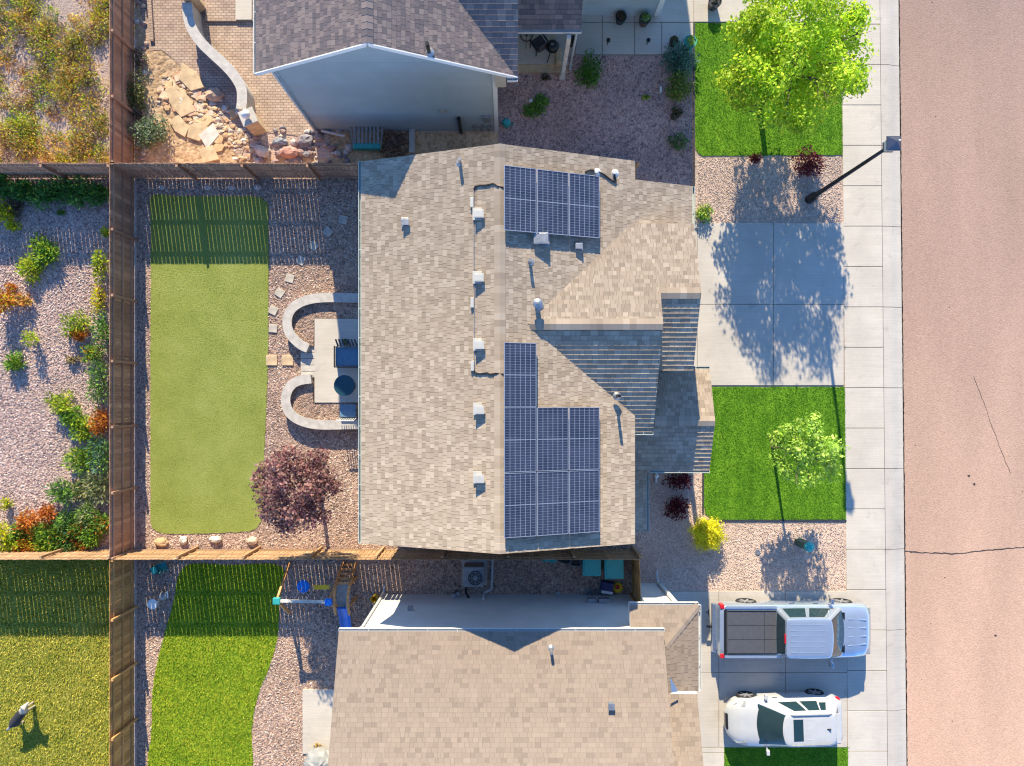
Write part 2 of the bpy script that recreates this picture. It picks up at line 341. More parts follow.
def ribbon(name, pts, w, z, mat, jit=0.0):
    m=MB(); P=[]
    for (x0,y0),(x1,y1) in zip(pts,pts[1:]):
        n=max(1,int(math.hypot(x1-x0,y1-y0)/3))
        for i in range(n): P.append(G(x0+(x1-x0)*i/n+random.uniform(-jit,jit), y0+(y1-y0)*i/n+random.uniform(-jit,jit), z))
    P.append(G(*pts[-1],z)); L_=[];R_=[]
    for i,p in enumerate(P):
        d=(P[min(i+1,len(P)-1)]-P[max(i-1,0)]).normalized(); s=Vector((-d.y,d.x,0))*w*random.uniform(.6,1.3)/2
        L_.append(p+s);R_.append(p-s)
    for i in range(len(P)-1): m.quad(R_[i],R_[i+1],L_[i+1],L_[i])
    return struct(m.build(name,mat))
ribbon('road_crack',[(906,552),(920,553),(936,553.6),(953,554.2),(970,553),(985,551.5),(1003,549.5),(1024,548),(1060,545),(1120,549)],.045,-.096,M['crack'],.5)
ribbon('road_crack',[(975,376),(981,392),(988,410),(994,428),(1002,449),(1012,474)],.02,-.096,M['crack'],.4)
ribbon('road_edge_gap',[(xr(y)+.7,y) for y in range(-40,820,12)],.05,-.094,M['crack'],.3)
m=MB()
for _ in range(16):
    p=G(random.uniform(912,1040),random.uniform(0,766),-.096); r=random.choice([.02,.025,.03,.06])
    m.quad(*[(p.x+r*random.uniform(.6,1.2)*math.cos(t),p.y+r*random.uniform(.6,1.2)*math.sin(t),p.z) for t in (0,1,2,3,4,5)])
struct(m.build('road_spots',M['crack']))
# gravel beds of the different yards
sheet('gravel_bed_main_yard',[(137,178),(392,178),(392,549),(137,549)],.012,M['gravel_pink'])
sheet('gravel_bed_empty_lot',[(-300,178),(133,178),(133,549),(-300,549)],.008,M['gravel_lot'])
sheet('gravel_bed_south_yard',[(137,551),(387,551),(387,900),(137,900)],.010,M['gravel_pink'])
sheet('gravel_bed_side_yard',[(387,517),(632,517),(632,600),(387,600)],.014,M['gravel_pink'])
sheet('gravel_bed_north_front',[(498,56),(693.5,56),(693.5,222),(498,222)],.012,M['gravel_mauve'])
# lawns
LAWN={}
def lawn(name, pts, z, mat):
    q=[]
    for i in range(len(pts)):
        (x0,y0),(x1,y1)=pts[i],pts[(i+1)%len(pts)]; n=max(1,min(150,int(math.hypot(x1-x0,y1-y0)/3)))
        for k in range(n): q.append((x0+(x1-x0)*k/n+random.uniform(-.45,.45),y0+(y1-y0)*k/n+random.uniform(-.45,.45)))
    LAWN[name]=pts; return sheet(name,q,z,mat,.05)
lawn('artificial_turf',smooth_poly([(152,197),(180,196.5),(240,196.5),(257,197),(265,201),(268.5,212),(268.6,300),(267.5,380),(265,440),(263,500),(262,519),(256,528),(245,531.5),(200,533.5),(165,533),(156,530),(151.5,522),(151,480),(151,350),(151.5,230)]),.035,M['turf'])
lawn('lawn_front',[(704,387),(845.2,387),(846.4,519.5),(718,519.5),(710,518),(705,513),(704,505)],.030,M['lawn'])
lawn('lawn_north',[(694.5,23.5),(841.0,23.5),(842.2,155),(703,156),(698,154),(695,148)],.030,M['lawn'])
lawn('lawn_southeast',[(724,746),(848,746),(849.5,900),(724,900)],.030,M['lawn'])
lawn('lawn_southwest',[(-300,552),(132.5,552),(132.5,900),(-300,900)],.020,M['lawn_dry'])
lawn('lawn_south',smooth_poly([(185,566),(230,565),(281,566),(280,600),(277,640),(268,670),(258,695),(252,730),(249,780),(200,800),(151,780),(152,730),(153,690),(158,660),(166,630),(174,600)],4),.026,M['lawn_mid'])
m=MB()                                             # paver edging strips beside the turf and between the front beds
for a,b in [((702.8,386),(702.8,513)),((694,24),(694,222)),((704,520.3),(846,520.3))]:
    m.bar(G(*a,.02),G(*b,.02),.06,.06)
struct(m.build('lawn_edging',M['dark_plastic']))
# driveways and walks
def panels(name, xs, ys, z, mat, g=.25):
    m=MB()
    for a,b in zip(xs,xs[1:]):
        for c,d in zip(ys,ys[1:]): m.prism([tuple(G(*p)[:2]) for p in [(a+g,c+g),(b-g,c+g),(b-g,d-g),(a+g,d-g)]],-.08,z)
    return struct(m.build(name,mat,bevel=.006))
sheet('driveway_bed',[(640,223),(843,223),(844,385.5),(640,385.5)],.010,M['joint'])
panels('driveway',[640,697,773,843.5],[223,304.5,385.5],.040,M['concrete'])
sheet('driveway_bed',[(634,591),(846,591),(847,746),(634,746)],.018,M['joint'])
panels('driveway',[634,718.5,785,846.8],[591,672,747],.044,M['concrete'])
sheet('driveway_bed',[(695,-300),(840,-300),(841,23),(695,23)],.010,M['joint'])
panels('driveway',[657,693.5,768,840.2],[-140,-60,22.5],.040,M['concrete'])
panels('front_walk',[700,724],[747,752,850],.045,M['concrete_white'])
sheet('front_walk_bed',[(575,14),(693,14),(693,55.5),(575,55.5)],.014,M['joint'])
panels('front_walk',[575,602,634.5,661.5,693],[14,23,55],.046,M['concrete'],.35)
sheet('patio_slab',[(316.5,319.5),(395,319.5),(395,402.5),(316.5,402.5)],.30,M['concrete_white'],.30)
for pts_ in ([(357,301),(330,300.5),(313,303),(301,308),(294.5,316),(293.5,326),(297,336),(305,343),(315,347),(316,319),(395,319),(395,301)],[(315,381),(303,383),(296,388),(292.5,396),(292.5,404),(297,412),(306,418),(320,422),(336,422.5),(395,422.5),(395,403),(315,403)]): sheet('planter_gravel',pts_,.26,M['gravel_pink'],.25)

m=MB()
for k in range(5): m.prism([tuple(G(*p)[:2]) for p in [(302,346.5+k*6.3),(316,346.5+k*6.3),(316,352.3+k*6.3),(302,352.3+k*6.3)]],0,.18)
struct(m.build('patio_step_walk',M['wall_block']))
sheet('south_patio',[(303,689),(388,689),(388,753),(303,753)],.06,M['concrete_white'])
# the north yard behind the house with the grey gable: paver patio, flagstones
sheet('paver_patio',smooth_poly([(147,-80),(316,-80),(316,60),(316,131),(262,132),(250,140),(244,150),(240,158),(234,150),(222,128),(205,100),(196,85),(180,66),(162,50),(147,40)],3),.022,M['paver'],.06)
sheet('paver_terrace',[(206,-80),(316,-80),(316,22.5),(206,22.5)],.10,M['paver'],.08)
sheet('dirt_strip',[(137,-200),(147,-200),(150,40),(180,66),(205,100),(240,158),(330,158),(330,132),(500,132),(500,177),(137,177)],.008,M['tan_soil'])
m=MB(); m.prism([tuple(G(*p)[:2]) for p in [(237,-30),(253,-30),(253,21.5),(237,21.5)]],0,.15); struct(m.build('patio_pad',M['concrete_white']))
m=MB(); m.bar(G(148,-40,.06),G(153,42,.06),.16,.12); struct(m.build('paver_edging',M['paver']))
# ================================================================ vegetation tools
def leaves(mb, cen, rad, n, size, cols, flat=.5, spiky=False, shell=.55, zmin=.02, asp=.55):
    """n leaf-sized faces through the volume of one clump"""
    cen=np.array(cen); rad=np.array(rad if hasattr(rad,'__len__') else (rad,)*3)
    d=rng.normal(size=(n,3)); d/=np.linalg.norm(d,axis=1)[:,None]
    rr=shell+(1-shell)*rng.random(n); rr*= rng.random(n)**.18
    rr*=1+.14*np.sin(5*d[:,0]+7*d[:,1]+3*cen[0])        # uneven outline
    p=cen+d*rad*rr[:,None]; p[:,2]=np.maximum(p[:,2],zmin)
    nn=d*.7+rng.normal(size=(n,3))*.6+np.array([0,0,flat]); nn/=np.linalg.norm(nn,axis=1)[:,None]
    t=np.cross(nn,rng.normal(size=(n,3))); 
    if spiky: t=d+rng.normal(size=(n,3))*.25+np.array([0,0,.3])
    t/=np.linalg.norm(t,axis=1)[:,None]+1e-9; b=np.cross(nn,t); b/=np.linalg.norm(b,axis=1)[:,None]+1e-9
    s=size*(.6+.8*rng.random(n)); w=s*asp
    q=np.stack([p-t*s[:,None]*.5, p+b*w[:,None]*.5, p+t*s[:,None]*.5, p-b*w[:,None]*.5],1)
    base=len(mb.v); mb.anyc=True
    mb.v += [tuple(x) for x in q.reshape(-1,3)]; mb.f += [(base+4*i,base+4*i+1,base+4*i+2,base+4*i+3) for i in range(n)]
    cc=np.array(cols)[rng.integers(0,len(cols),n)]*(.8+.4*rng.random((n,1)))
    mb.c += [tuple(x) for x in np.repeat(cc,4,0)]
def clumps(mb, c, R_, Rz, nb, per, size, cols, rb=.38, **kw):
    for i in range(nb):
        while True:
            d=Vector((random.uniform(-1,1),random.uniform(-1,1),random.uniform(-1,1)))
            if .25<d.length<1: break
        cc=(c[0]+d.x*R_*.78, c[1]+d.y*R_*.78, c[2]+d.z*Rz*.78); r=R_*rb*random.uniform(.7,1.25)
        k=random.uniform(.72,1.25); cl=[tuple(x*k for x in q) for q in cols]
        leaves(mb,cc,(r,r,r*.8),per,size,cl,**kw)
def shrub(name,label,cat,px,py,rx,ry,h,cols,n=500,size=.09,group=None,spiky=False,nb=6,asp=.55,up=.5,core=None):
    p=G(px,py); R1,R2=1.28*rx/SC,1.28*ry/SC; n=int(n*1.35); m=MB()
    for i in range(nb):
        t=6.283*i/nb+random.uniform(-.4,.4); q=random.uniform(.25,.62) if nb>1 else 0
        rr=random.uniform(.42,.62) if nb>1 else 1
        k=random.uniform(.82,1.18); cl=[tuple(x*k for x in c) for c in cols]
        leaves(m,(p.x+math.cos(t)*q*R1,p.y+math.sin(t)*q*R2,h*random.uniform(.42,.6)),(R1*rr,R2*rr,h*.5),n//nb,size,cl,spiky=spiky,asp=asp,flat=up)
    leaves(m,(p.x,p.y,h*.5),(R1*.7,R2*.7,h*.5),n//4,size,cols,spiky=spiky,asp=asp,flat=up)
    for i in range(7):                              # woody stems from the root
        t=6.283*i/7; m.tube([(p.x,p.y,0),(p.x+math.cos(t)*R1*.3,p.y+math.sin(t)*R2*.3,h*.45),(p.x+math.cos(t)*R1*.55,p.y+math.sin(t)*R2*.55,h*.8)],[.014,.010,.004],5,(.10,.07,.04))
    o=m.build(name,M['leaf'],origin=(p.x,p.y,0)); return tag(o,label,cat,group)
def tree(name,label,cat,px,py,c,R_,Rz,nb,per,size,cols,trunk_r,group=None,limbs=9,rb=.38,**kw):
    p=G(px,py); r=thing(name,label,cat,p,group=group); t=MB()
    z0=c[2]-Rz*.75
    t.tube([(p.x,p.y,0),(p.x+.02,p.y+.03,z0*.5),(p.x*.8+c[0]*.2,p.y*.8+c[1]*.2,z0),(c[0],c[1],c[2]),(c[0]+.05,c[1],c[2]+Rz*.6)],[trunk_r*1.25,trunk_r,trunk_r*.85,trunk_r*.5,trunk_r*.15],9)
    for i in range(limbs):
        a=6.283*i/limbs+random.uniform(-.3,.3); s=random.uniform(.4,.66); zb=z0+(c[2]-z0)*random.uniform(0,.9)
        b=Vector((p.x*.6+c[0]*.4,p.y*.6+c[1]*.4,zb)); e=Vector((c[0]+math.cos(a)*R_*s,c[1]+math.sin(a)*R_*s,c[2]+Rz*random.uniform(-.3,.5)))
        mid=b.lerp(e,.5)+Vector((0,0,.12*R_)); t.tube([b,mid,e],[trunk_r*.5,trunk_r*.3,.008],6)
        for j in range(3):
            a2=a+random.uniform(-.8,.8); f=mid.lerp(e,random.random()); t.tube([f,f+Vector((math.cos(a2),math.sin(a2),random.uniform(.1,.7)))*R_*.18],[trunk_r*.2,.005],5)
    t.build('trunk',M['bark'],r,smooth=True)
    m=MB(); clumps(m,c,R_,Rz,nb,per,size,cols,rb,**kw); m.build('crown',M['leaf'],r)
    return r
def inside(pts,x,y):
    k=len(pts); ins=False
    for i in range(k):
        x0,y0=pts[i];x1,y1=pts[(i+1)%k]
        if (y0>y)!=(y1>y) and x<(x1-x0)*(y-y0)/(y1-y0)+x0: ins=not ins
    return ins
def blades(name,label,lawn_,n,h,w,cols,clip=(-60,-40,1060,810),z=.03,patch=None):
    pts=LAWN[lawn_] if isinstance(lawn_,str) else lawn_; m=MB(); m.anyc=True
    x0=max(clip[0],min(p[0] for p in pts));x1=min(clip[2],max(p[0] for p in pts));y0=max(clip[1],min(p[1] for p in pts));y1=min(clip[3],max(p[1] for p in pts))
    for _ in range(n):
        x,y=random.uniform(x0,x1),random.uniform(y0,y1)
        if not inside(pts,x,y): continue
        if patch and patch(x,y)<random.random(): continue
        p=G(x,y,z); a=random.uniform(0,6.283); hh=h*random.uniform(.5,1.3); c=random.choice(cols); k=random.uniform(.75,1.25); c=(c[0]*k,c[1]*k,c[2]*k)
        dx,dy=math.cos(a)*w/2,math.sin(a)*w/2; ln=random.uniform(.4,1.5)*hh; b=random.uniform(0,6.283)
        i=len(m.v); m.v+=[(p.x-dx,p.y-dy,p.z-.01),(p.x+dx,p.y+dy,p.z-.01),(p.x+math.cos(b)*ln,p.y+math.sin(b)*ln,p.z+hh)]; m.f.append((i,i+1,i+2)); m.c+=[c,c,c]
    return tag(m.build(name,M['grass']),label,'grass',kind='stuff')
# ================================================================ roofs and walls
def clip_half(P, ax, val, keep_greater):
    out=[]
    for i in range(len(P)):
        a,b=P[i],P[(i+1)%len(P)]; da=(a[ax]-val)*(1 if keep_greater else -1); db=(b[ax]-val)*(1 if keep_greater else -1)
        if da>=0: out.append(a)
        if (da>=0)!=(db>=0):
            t=da/(da-db); out.append((a[0]+(b[0]-a[0])*t, a[1]+(b[1]-a[1])*t))
    return out
def area(P): return abs(sum(P[i][0]*P[(i+1)%len(P)][1]-P[(i+1)%len(P)][0]*P[i][1] for i in range(len(P))))/2
TAN=[(0.476,0.379,0.279),(0.512,0.415,0.309),(0.446,0.352,0.257),(0.556,0.456,0.344),(0.488,0.392,0.290),(0.402,0.317,0.232)]
GREYB=[(0.305,0.238,0.208),(0.250,0.201,0.186),(0.354,0.275,0.236),(0.287,0.226,0.205),(0.378,0.293,0.248),(0.220,0.181,0.171)]
PINKT=[(.345,.272,.212),(.352,.279,.217),(.338,.266,.207),(.358,.285,.223),(.348,.275,.214),(.341,.269,.21),(.295,.232,.182)]
def roof(name, pts, parent, cols, course=.142, tab=(.08,.21), gp=.004, thick=(.007,.013), lip=1.0, deck=.14, deckmat='trim'):
    """one roof plane: every shingle tab is a face whose lower edge stands proud of the course below"""
    P=[Vector(p) for p in pts]; n=Vector((0,0,0))
    for i in range(len(P)): n+= P[i].cross(P[(i+1)%len(P)])
    n.normalize()
    if n.z<0: n=-n; P=P[::-1]
    u=Vector((0,0,1)).cross(n).normalized(); v=n.cross(u); o=P[0]
    Q=[((p-o).dot(u),(p-o).dot(v)) for p in P]
    vmin=min(q[1] for q in Q); vmax=max(q[1] for q in Q); umin=min(q[0] for q in Q); umax=max(q[0] for q in Q)
    m=MB(); v0=vmin
    m.add([p for p in P],[tuple(range(len(P)))],tuple(q*.42 for q in cols[0]))            # underlay seen in the joints
    while v0<vmax-1e-4:
        strip=clip_half(clip_half(Q,1,v0+gp*(v0>vmin),True),1,v0+course,False)
        if len(strip)>2:
            x=umin-random.uniform(0,.3)
            while x<umax:
                w=random.uniform(*tab); t=random.choice(thick)
                T=clip_half(clip_half(strip,0,x+gp,True),0,x+w-gp,False)
                if len(T)>2 and area(T)>1e-5:
                    c=random.choice(cols); kk=random.uniform(.95,1.05); c=(c[0]*kk,c[1]*kk,c[2]*kk)
                    prof=lambda v: .0012+t*max(0,1-(v-v0)/(course*lip))
                    for S in ([T] if lip>=1 else [clip_half(T,1,v0+course*lip,False),clip_half(T,1,v0+course*lip,True)]):
                        if len(S)<3 or area(S)<1e-6: continue
                        m.add([o+u*q[0]+v*q[1]+n*prof(q[1]) for q in S],[tuple(range(len(S)))],c)
                    lo=min(q[1] for q in T)
                    for i in range(len(T)):
                        a,b=T[i],T[(i+1)%len(T)]
                        if abs(a[1]-lo)<1e-5 and abs(b[1]-lo)<1e-5:
                            A_=o+u*a[0]+v*a[1]; B_=o+u*b[0]+v*b[1]; e=n*prof(lo)
                            m.add([A_-n*.002,B_-n*.002,B_+e,A_+e],[(0,1,2,3)],tuple(q*.8 for q in c))
                x+=w
        v0+=course
    ob=m.build(name,M['shingle'],parent)
    d=MB(); k=len(P); up=[p-Vector((0,0,.006)) for p in P]; lo=[p-Vector((0,0,deck)) for p in P]
    d.add(up+lo,[tuple(range(k)),tuple(reversed(range(k,2*k)))]+[(i,k+i,k+(i+1)%k,(i+1)%k) for i in range(k)])
    d.build('fascia',M[deckmat],parent)
    return ob
def ridge(parent, a, b, cols, w=.17, step=.2, drop=.37):
    a=Vector(a); b=Vector(b); d=(b-a); L_=d.length; d.normalize(); s=Vector((-d.y,d.x,0)).normalized(); m=MB(); x=0
    while x<L_-.02:
        e=min(x+step*1.08,L_); c=random.choice(cols); p=a+d*x; q=a+d*e; hi=Vector((0,0,.030)); lo=Vector((0,0,.018))
        dn=Vector((0,0,-drop*w))
        vs=[p+hi,q+lo,q+lo+s*w+dn,p+hi+s*w+dn,q+lo-s*w+dn,p+hi-s*w+dn]
        m.add(vs,[(0,1,2,3),(1,0,5,4)],c); z=Vector((0,0,-.02)); m.add([p+hi,p+hi+s*w+dn,p+hi+s*w+dn+z,p+hi+z,p+hi-s*w+dn,p+hi-s*w+dn+z],[(0,1,2,3),(0,3,5,4)],c)
        x+=step
    return m.build('ridge_cap',M['shingle'],parent)
def gutter(parent, a, b, side, mat='gutter', w=.085):
    """an open trough hung along an eave; side points away from the house"""
    a=Vector(a); b=Vector(b); s=Vector(side).normalized(); m=MB(); dn=Vector((0,0,-.11))
    d=(b-a).normalized()
    m.bar(a+s*.012+dn*.5,b+s*.012+dn*.5,.012,.11); m.bar(a+s*w+dn*.5,b+s*w+dn*.5,.02,.12); m.bar(a+s*w*.5+dn,b+s*w*.5+dn,w,.012,up=(0,0,1))
    for e in (a,b): m.bar(e+dn*.5,e+s*w+dn*.5,.012,.11)
    n=max(2,int((b-a).length/.9))
    for i in range(1,n): p=a.lerp(b,i/n); m.bar(p,p+s*w,.02,.012)
    return m.build('gutter',M[mat],parent)
def walls(parent, rect, z, mat, gables=(), name='wall'):
    """rect: ground-level image pixels x0,y0,x1,y1 (y down the image); gables: list of (axis_pixel, top, which edge n/s/e/w)"""
    x0,y0,x1,y1=rect; a,b=G(x0,y1),G(x1,y0); m=MB(); m.box(((a.x+b.x)/2,(a.y+b.y)/2,z/2),(b.x-a.x,b.y-a.y,z))
    for pixel,top,e in gables:
        if e in 'ns':
            y=b.y if e=='n' else a.y; s=-.15 if e=='n' else .15; X=G(pixel,0).x
            vs=[(a.x,y,z-.01),(b.x,y,z-.01),(X,y,top)]; vs+=[(p[0],p[1]+s,p[2]) for p in vs]
        else:
            x=b.x if e=='e' else a.x; s=-.15 if e=='e' else .15; Y=G(0,pixel).y
            vs=[(x,a.y,z-.01),(x,b.y,z-.01),(x,Y,top)]; vs+=[(p[0]+s,p[1],p[2]) for p in vs]
        m.add(vs,[(0,1,2),(5,4,3),(0,3,4,1),(1,4,5,2),(2,5,3,0)])
    return m.build(name,M[mat],parent)
def slope_point(px, py, hfun):
    """where the image mark lies on a roof plane z = hfun(x, y)"""
    h=5.0
    for _ in range(40):
        p=A(px,py,h); h=hfun(p.x,p.y)
    p=A(px,py,h); return Vector((p.x,p.y,h))
def GP(px,py,h): return G(px,py,h)
# ---------------------------------------------------------------- the main house
hm=thing('house','tan shingled house with two solar arrays on its roof, in the middle of the photo','house',G(500,360))
def main_h(x,y): return 7.2-.37*abs(x+.18)
X0=-.18
def ME(px): return main_h((px-506)/SC,0)
walls(hm,(393,213,602,511),5.35,'siding_tan',[(501,6.95,'n'),(501,6.95,'s')])
walls(hm,(602.2,229,650,370),4.75,'siding_tan',[],'garage_wall')
w=MB(); a,b=G(602,422),G(622,262)
w.prism([tuple(G(*p)[:2]) for p in [(602.2,264),(621.8,264),(621.8,414),(602.2,414)]],4.7,5.28)
a=G(621.8,414,5.28);b=G(621.8,264,5.5);c=G(621.8,342,6.72); w.add([a,b,c,a+Vector((-.2,0,0)),b+Vector((-.2,0,0)),c+Vector((-.2,0,0))],[(0,1,2),(5,4,3),(0,3,4,1),(1,4,5,2),(2,5,3,0)])
a=G(652,370,5.5);b=G(652,264,5.5);c=G(652,317,6.4); w.add([a,b,c,a+Vector((-.2,0,0)),b+Vector((-.2,0,0)),c+Vector((-.2,0,0))],[(0,1,2),(5,4,3),(0,3,4,1),(1,4,5,2),(2,5,3,0)])
w.prism([tuple(G(*p)[:2]) for p in [(622,264),(652,264),(652,370),(622,370)]],4.7,5.55)
w.build('gable_wall',M['siding_tan'],hm)
xr_=G(501.4,0).x
yN,yS=207,516
roof('roof_slope',[G(501.4,yN,7.2),G(389,yN,ME(389)),G(389,yS,ME(389)),G(501.4,yS,7.2)],hm,TAN)
roof('roof_slope',[G(501.4,yN,7.2),G(501.4,yS,7.2),G(610,yS,ME(610)),G(610,yN,ME(610))],hm,TAN)
roof('roof_slope',[G(610.1,222,ME(610.1)),G(610.1,262,ME(610.1)),G(661,262,ME(661)),G(661,222,ME(661))],hm,TAN)
ZG=5.67
def zg(dy): return ZG+dy/SC*.374
ZS=5.38
roof('roof_slope',[G(522,342,zg(84)),G(607,258,ZG),G(657.5,258,ZG),G(657.5,317,zg(59)),G(626,317,zg(59)),G(626,342,zg(84))],hm,TAN)
DK=dict(course=.155,thick=(.011,.014),tab=(.14,.30),lip=.16)
roof('roof_slope',[G(522,342,zg(84)),G(626,342,zg(84)),G(626,426,ZS),G(604,426,ZS)],hm,TAN,**DK)
roof('roof_slope',[G(626.1,317,zg(59)),G(657.5,317,zg(59)),G(657.5,376,5.58),G(626.1,376,5.58)],hm,TAN,**DK)
# porch roof with its low gable, and the pent roof along the front wall
roof('porch_roof',[G(602,417.7,4.48),G(602,373,3.82),G(683,373,3.82),G(683,417.7,4.48)],hm,TAN)
roof('porch_roof',[G(602,417.7,4.48),G(683,417.7,4.48),G(683,461,3.80),G(602,461,3.80)],hm,TAN,**DK)
roof('pent_roof',[G(602,436,3.4),G(602,517.5,3.4),G(632,517.5,3.0),G(632,436,3.0)],hm,TAN)
walls(hm,(602.3,381,668,453),3.65,'siding_tan',[],'entry_wall')
ridge(hm,G(501.4,yN,7.2),G(501.4,yS,7.2),TAN)
ridge(hm,G(524,342,zg(84)),G(626,342,zg(84)),TAN); ridge(hm,G(626,317,zg(59)),G(657.5,317,zg(59)),TAN); ridge(hm,G(632,417.7,4.48),G(683,417.7,4.48),TAN)
gutter(hm,G(389,yN,ME(389)),G(389,yS,ME(389)),(-1,0,0)); gutter(hm,G(661,222.5,ME(661)),G(661,257,ME(661)),(1,0,0))
gutter(hm,G(632,466,3.0),G(632,517.5,3.0),(1,0,0)); gutter(hm,G(631,461,3.80),G(683,461,3.80),(0,-1,0)); gutter(hm,G(610.5,426,ZS),G(626,426,ZS),(0,-1,0))
gutter(hm,G(683,373,3.82),G(659,373,3.82),(0,1,0))
for px,py in ((678,452),(678,384)):
    m=MB(); p=G(px,py); m.box((p.x,p.y,1.84),(.16,.16,3.68)); m.build('porch_post',M['trim'],hm)
# solar panels: three in the north array, seven in the south one
def solar(xa,ya):
    xb,yb=xa+.955,ya-1.90; k=math.hypot(1,.37); lift=.17
    def W(x,y,d=0): return Vector((x+.37/k*(lift+d), y, 7.2-.37*(x-X0)+(lift+d)/k))
    def slab(m,xa,xb,ya,yb,d0,d1): 
        vs=[W(x,y,d) for d in (d0,d1) for x,y in ((xa,yb),(xb,yb),(xb,ya),(xa,ya))]
        m.add(vs,[(3,2,1,0),(4,5,6,7),(0,1,5,4),(1,2,6,5),(2,3,7,6),(3,0,4,7)])
    m=MB(); slab(m,xa+.018,xb-.018,ya-.018,yb+.018,0,.032); pn=m.build('solar_panel',M['solar'],hm)
    f=MB()
    for q in ((xa,xa+.017,ya,yb),(xb-.017,xb,ya,yb),(xa+.017,xb-.017,ya,ya-.017),(xa+.017,xb-.017,yb+.017,yb)): slab(f,q[0],q[1],q[2],q[3],0,.042)
    f.build('panel_frame',M['solar_frame'],pn)
    g=MB(); ym=(ya+yb)/2; slab(g,xa+.02,xb-.02,ym+.012,ym-.012,.0325,.0335)
    for i in range(1,6): x=xa+.02+(xb-xa-.04)*i/6; slab(g,x-.006,x+.006,ya-.02,ym+.013,.0325,.0332); slab(g,x-.006,x+.006,ym-.013,yb+.02,.0325,.0332)
    n=24
    for i in range(1,n):
        if i==n//2: continue
        y=ya-.02+(yb-ya+.04)*i/n
        for j in range(6):
            xl=xa+.02+(xb-xa-.04)*j/6+.0065; xh=xa+.02+(xb-xa-.04)*(j+1)/6-.0065; slab(g,xl,xh,y+.003,y-.003,.0325,.0331)
    g.build('cell_grid',M['solar_grid'],pn)
    r=MB()
    for yy in (ya-.4,yb+.4): r.bar(W(xa,yy,-.04),W(xb,yy,-.04),.04,.06)
    r.build('rail',M['metal_grey'],pn)
m_,N_,L_,B_=newmat('solar_cell'); B_.inputs['Roughness'].default_value=.16; B_.inputs['Specular IOR Level'].default_value=.5; B_.inputs['Base Color'].default_value=(.028,.036,.08,1)
tc=N_.new('ShaderNodeTexCoord'); vz=N_.new('ShaderNodeTexNoise'); vz.inputs['Scale'].default_value=1.7; vz.inputs['Detail'].default_value=4; L_.new(tc.outputs['Object'],vz.inputs['Vector'])
rp=ramp(N_,[(.35,(.024,.031,.058)),(.65,(.044,.051,.088))]); L_.new(vz.outputs['Fac'],rp.inputs['Fac']); L_.new(rp.outputs['Color'],B_.inputs['Base Color']); M['solar']=m_
M['solar_frame']=plain('panel_frame',(.45,.47,.52),.35,.5,vary=.03); M['solar_grid']=plain('busbar_silver',(.27,.30,.36),.5,.2,vary=.02)
for i in range(3): solar(-.125+.985*i,6.88)
solar(-.125,1.69)
for j in range(2):
    for i in range(3): solar(-.125+.985*i,-.225-1.925*j)
# vents, pipes, conduit and cables
def box_vent(px,py,s=.31,h=.20,mat='vent_paint',hf=main_h):
    p=slope_point(px,py,lambda x,y:hf(x,y)+h); b=hf(p.x,p.y); m=MB()
    m.box((p.x,p.y,b+h*.45),(s*.78,s*.60,h*1.3)); m.box((p.x,p.y,b+h),(s,s*.78,.035)); m.box((p.x,p.y+s*.1,b+.03),(s*1.2,s*1.2,.012))
    return m.build('roof_vent',M[mat],hm,bevel=.008)
for q in ((478.5,213.5),(478.5,277.5),(479,345),(479,410),(479,479)): box_vent(*q)
box_vent(405,222,.24,.17,'metal_grey'); box_vent(541,238,.44,.22,'metal_grey'); box_vent(579,246,.22,.15,'metal_grey')
def pipe_vent(parent,px,py,r,h,hf,mat='black_metal',fl='metal_grey',cap=False):
    p=slope_point(px,py,hf); m=MB(); m.cyl((p.x,p.y,p.z-.05),r,h+.05,12); 
    if cap: m.cyl((p.x,p.y,p.z+h-.04),r*1.9,.05,14); m.cyl((p.x,p.y,p.z+h+.03),r*1.9,.06,14,r2=r*.5)
    o=m.build('vent_pipe',M[mat],parent); f=MB(); f.cyl((p.x,p.y,p.z-.03),r*2.6,.07,14,r2=r*1.2); f.build('flashing',M[fl],o)
pipe_vent(hm,460,163,.05,.38,main_h,'metal_grey'); pipe_vent(hm,530,262,.05,.36,main_h,'metal_grey'); pipe_vent(hm,537,305,.075,.40,main_h,'metal_grey','metal_grey',True)
pipe_vent(hm,596,172,.06,.12,main_h,'metal_white','metal_white'); pipe_vent(hm,614,173,.06,.12,main_h,'metal_white','metal_white')
def gs(x,y):
    return zg(84)-.374*abs(y-G(0,342).y)
pipe_vent(hm,617,396,.05,.5,gs,'black_metal')
def onroof(pts,hf,lift=.03):
    out=[]
    for q in pts: p=slope_point(*q,hf); out.append(p+Vector((0,0,lift)))
    return out
m=MB(); m.tube(onroof([(474,188),(474,230),(474.3,300),(474.5,372)],main_h),.014,6); m.build('conduit',M['metal_grey'],hm)
for q in ((472,203),(472.3,303),(472.5,366)): m=MB(); p=slope_point(*q,main_h); m.box((p.x,p.y,p.z+.06),(.10,.30,.10)); m.build('junction_box',M['vent_paint'],hm,bevel=.01)
for pts in ([(474,190),(475,187),(480,186),(487,185.5),(493,184),(498,187),(504,188)],[(474.5,370),(475,373),(480,374),(487,373),(490,374.5),(496,373.5),(504,374.5)],[(585,172.5),(590,170.5),(595,171)],[(598,172),(604,175),(609,179),(615,183),(616,182),(614,174)]):
    m=MB(); m.tube(onroof(pts,main_h,.04),.025,6); m.build('cable',M['black_metal'],hm)
m=MB(); m.tube([G(657,456,3.6),G(657,458,.18),G(656,460,.12),G(655.5,482,.08)],.045,8); m.build('downspout',M['trim'],hm)
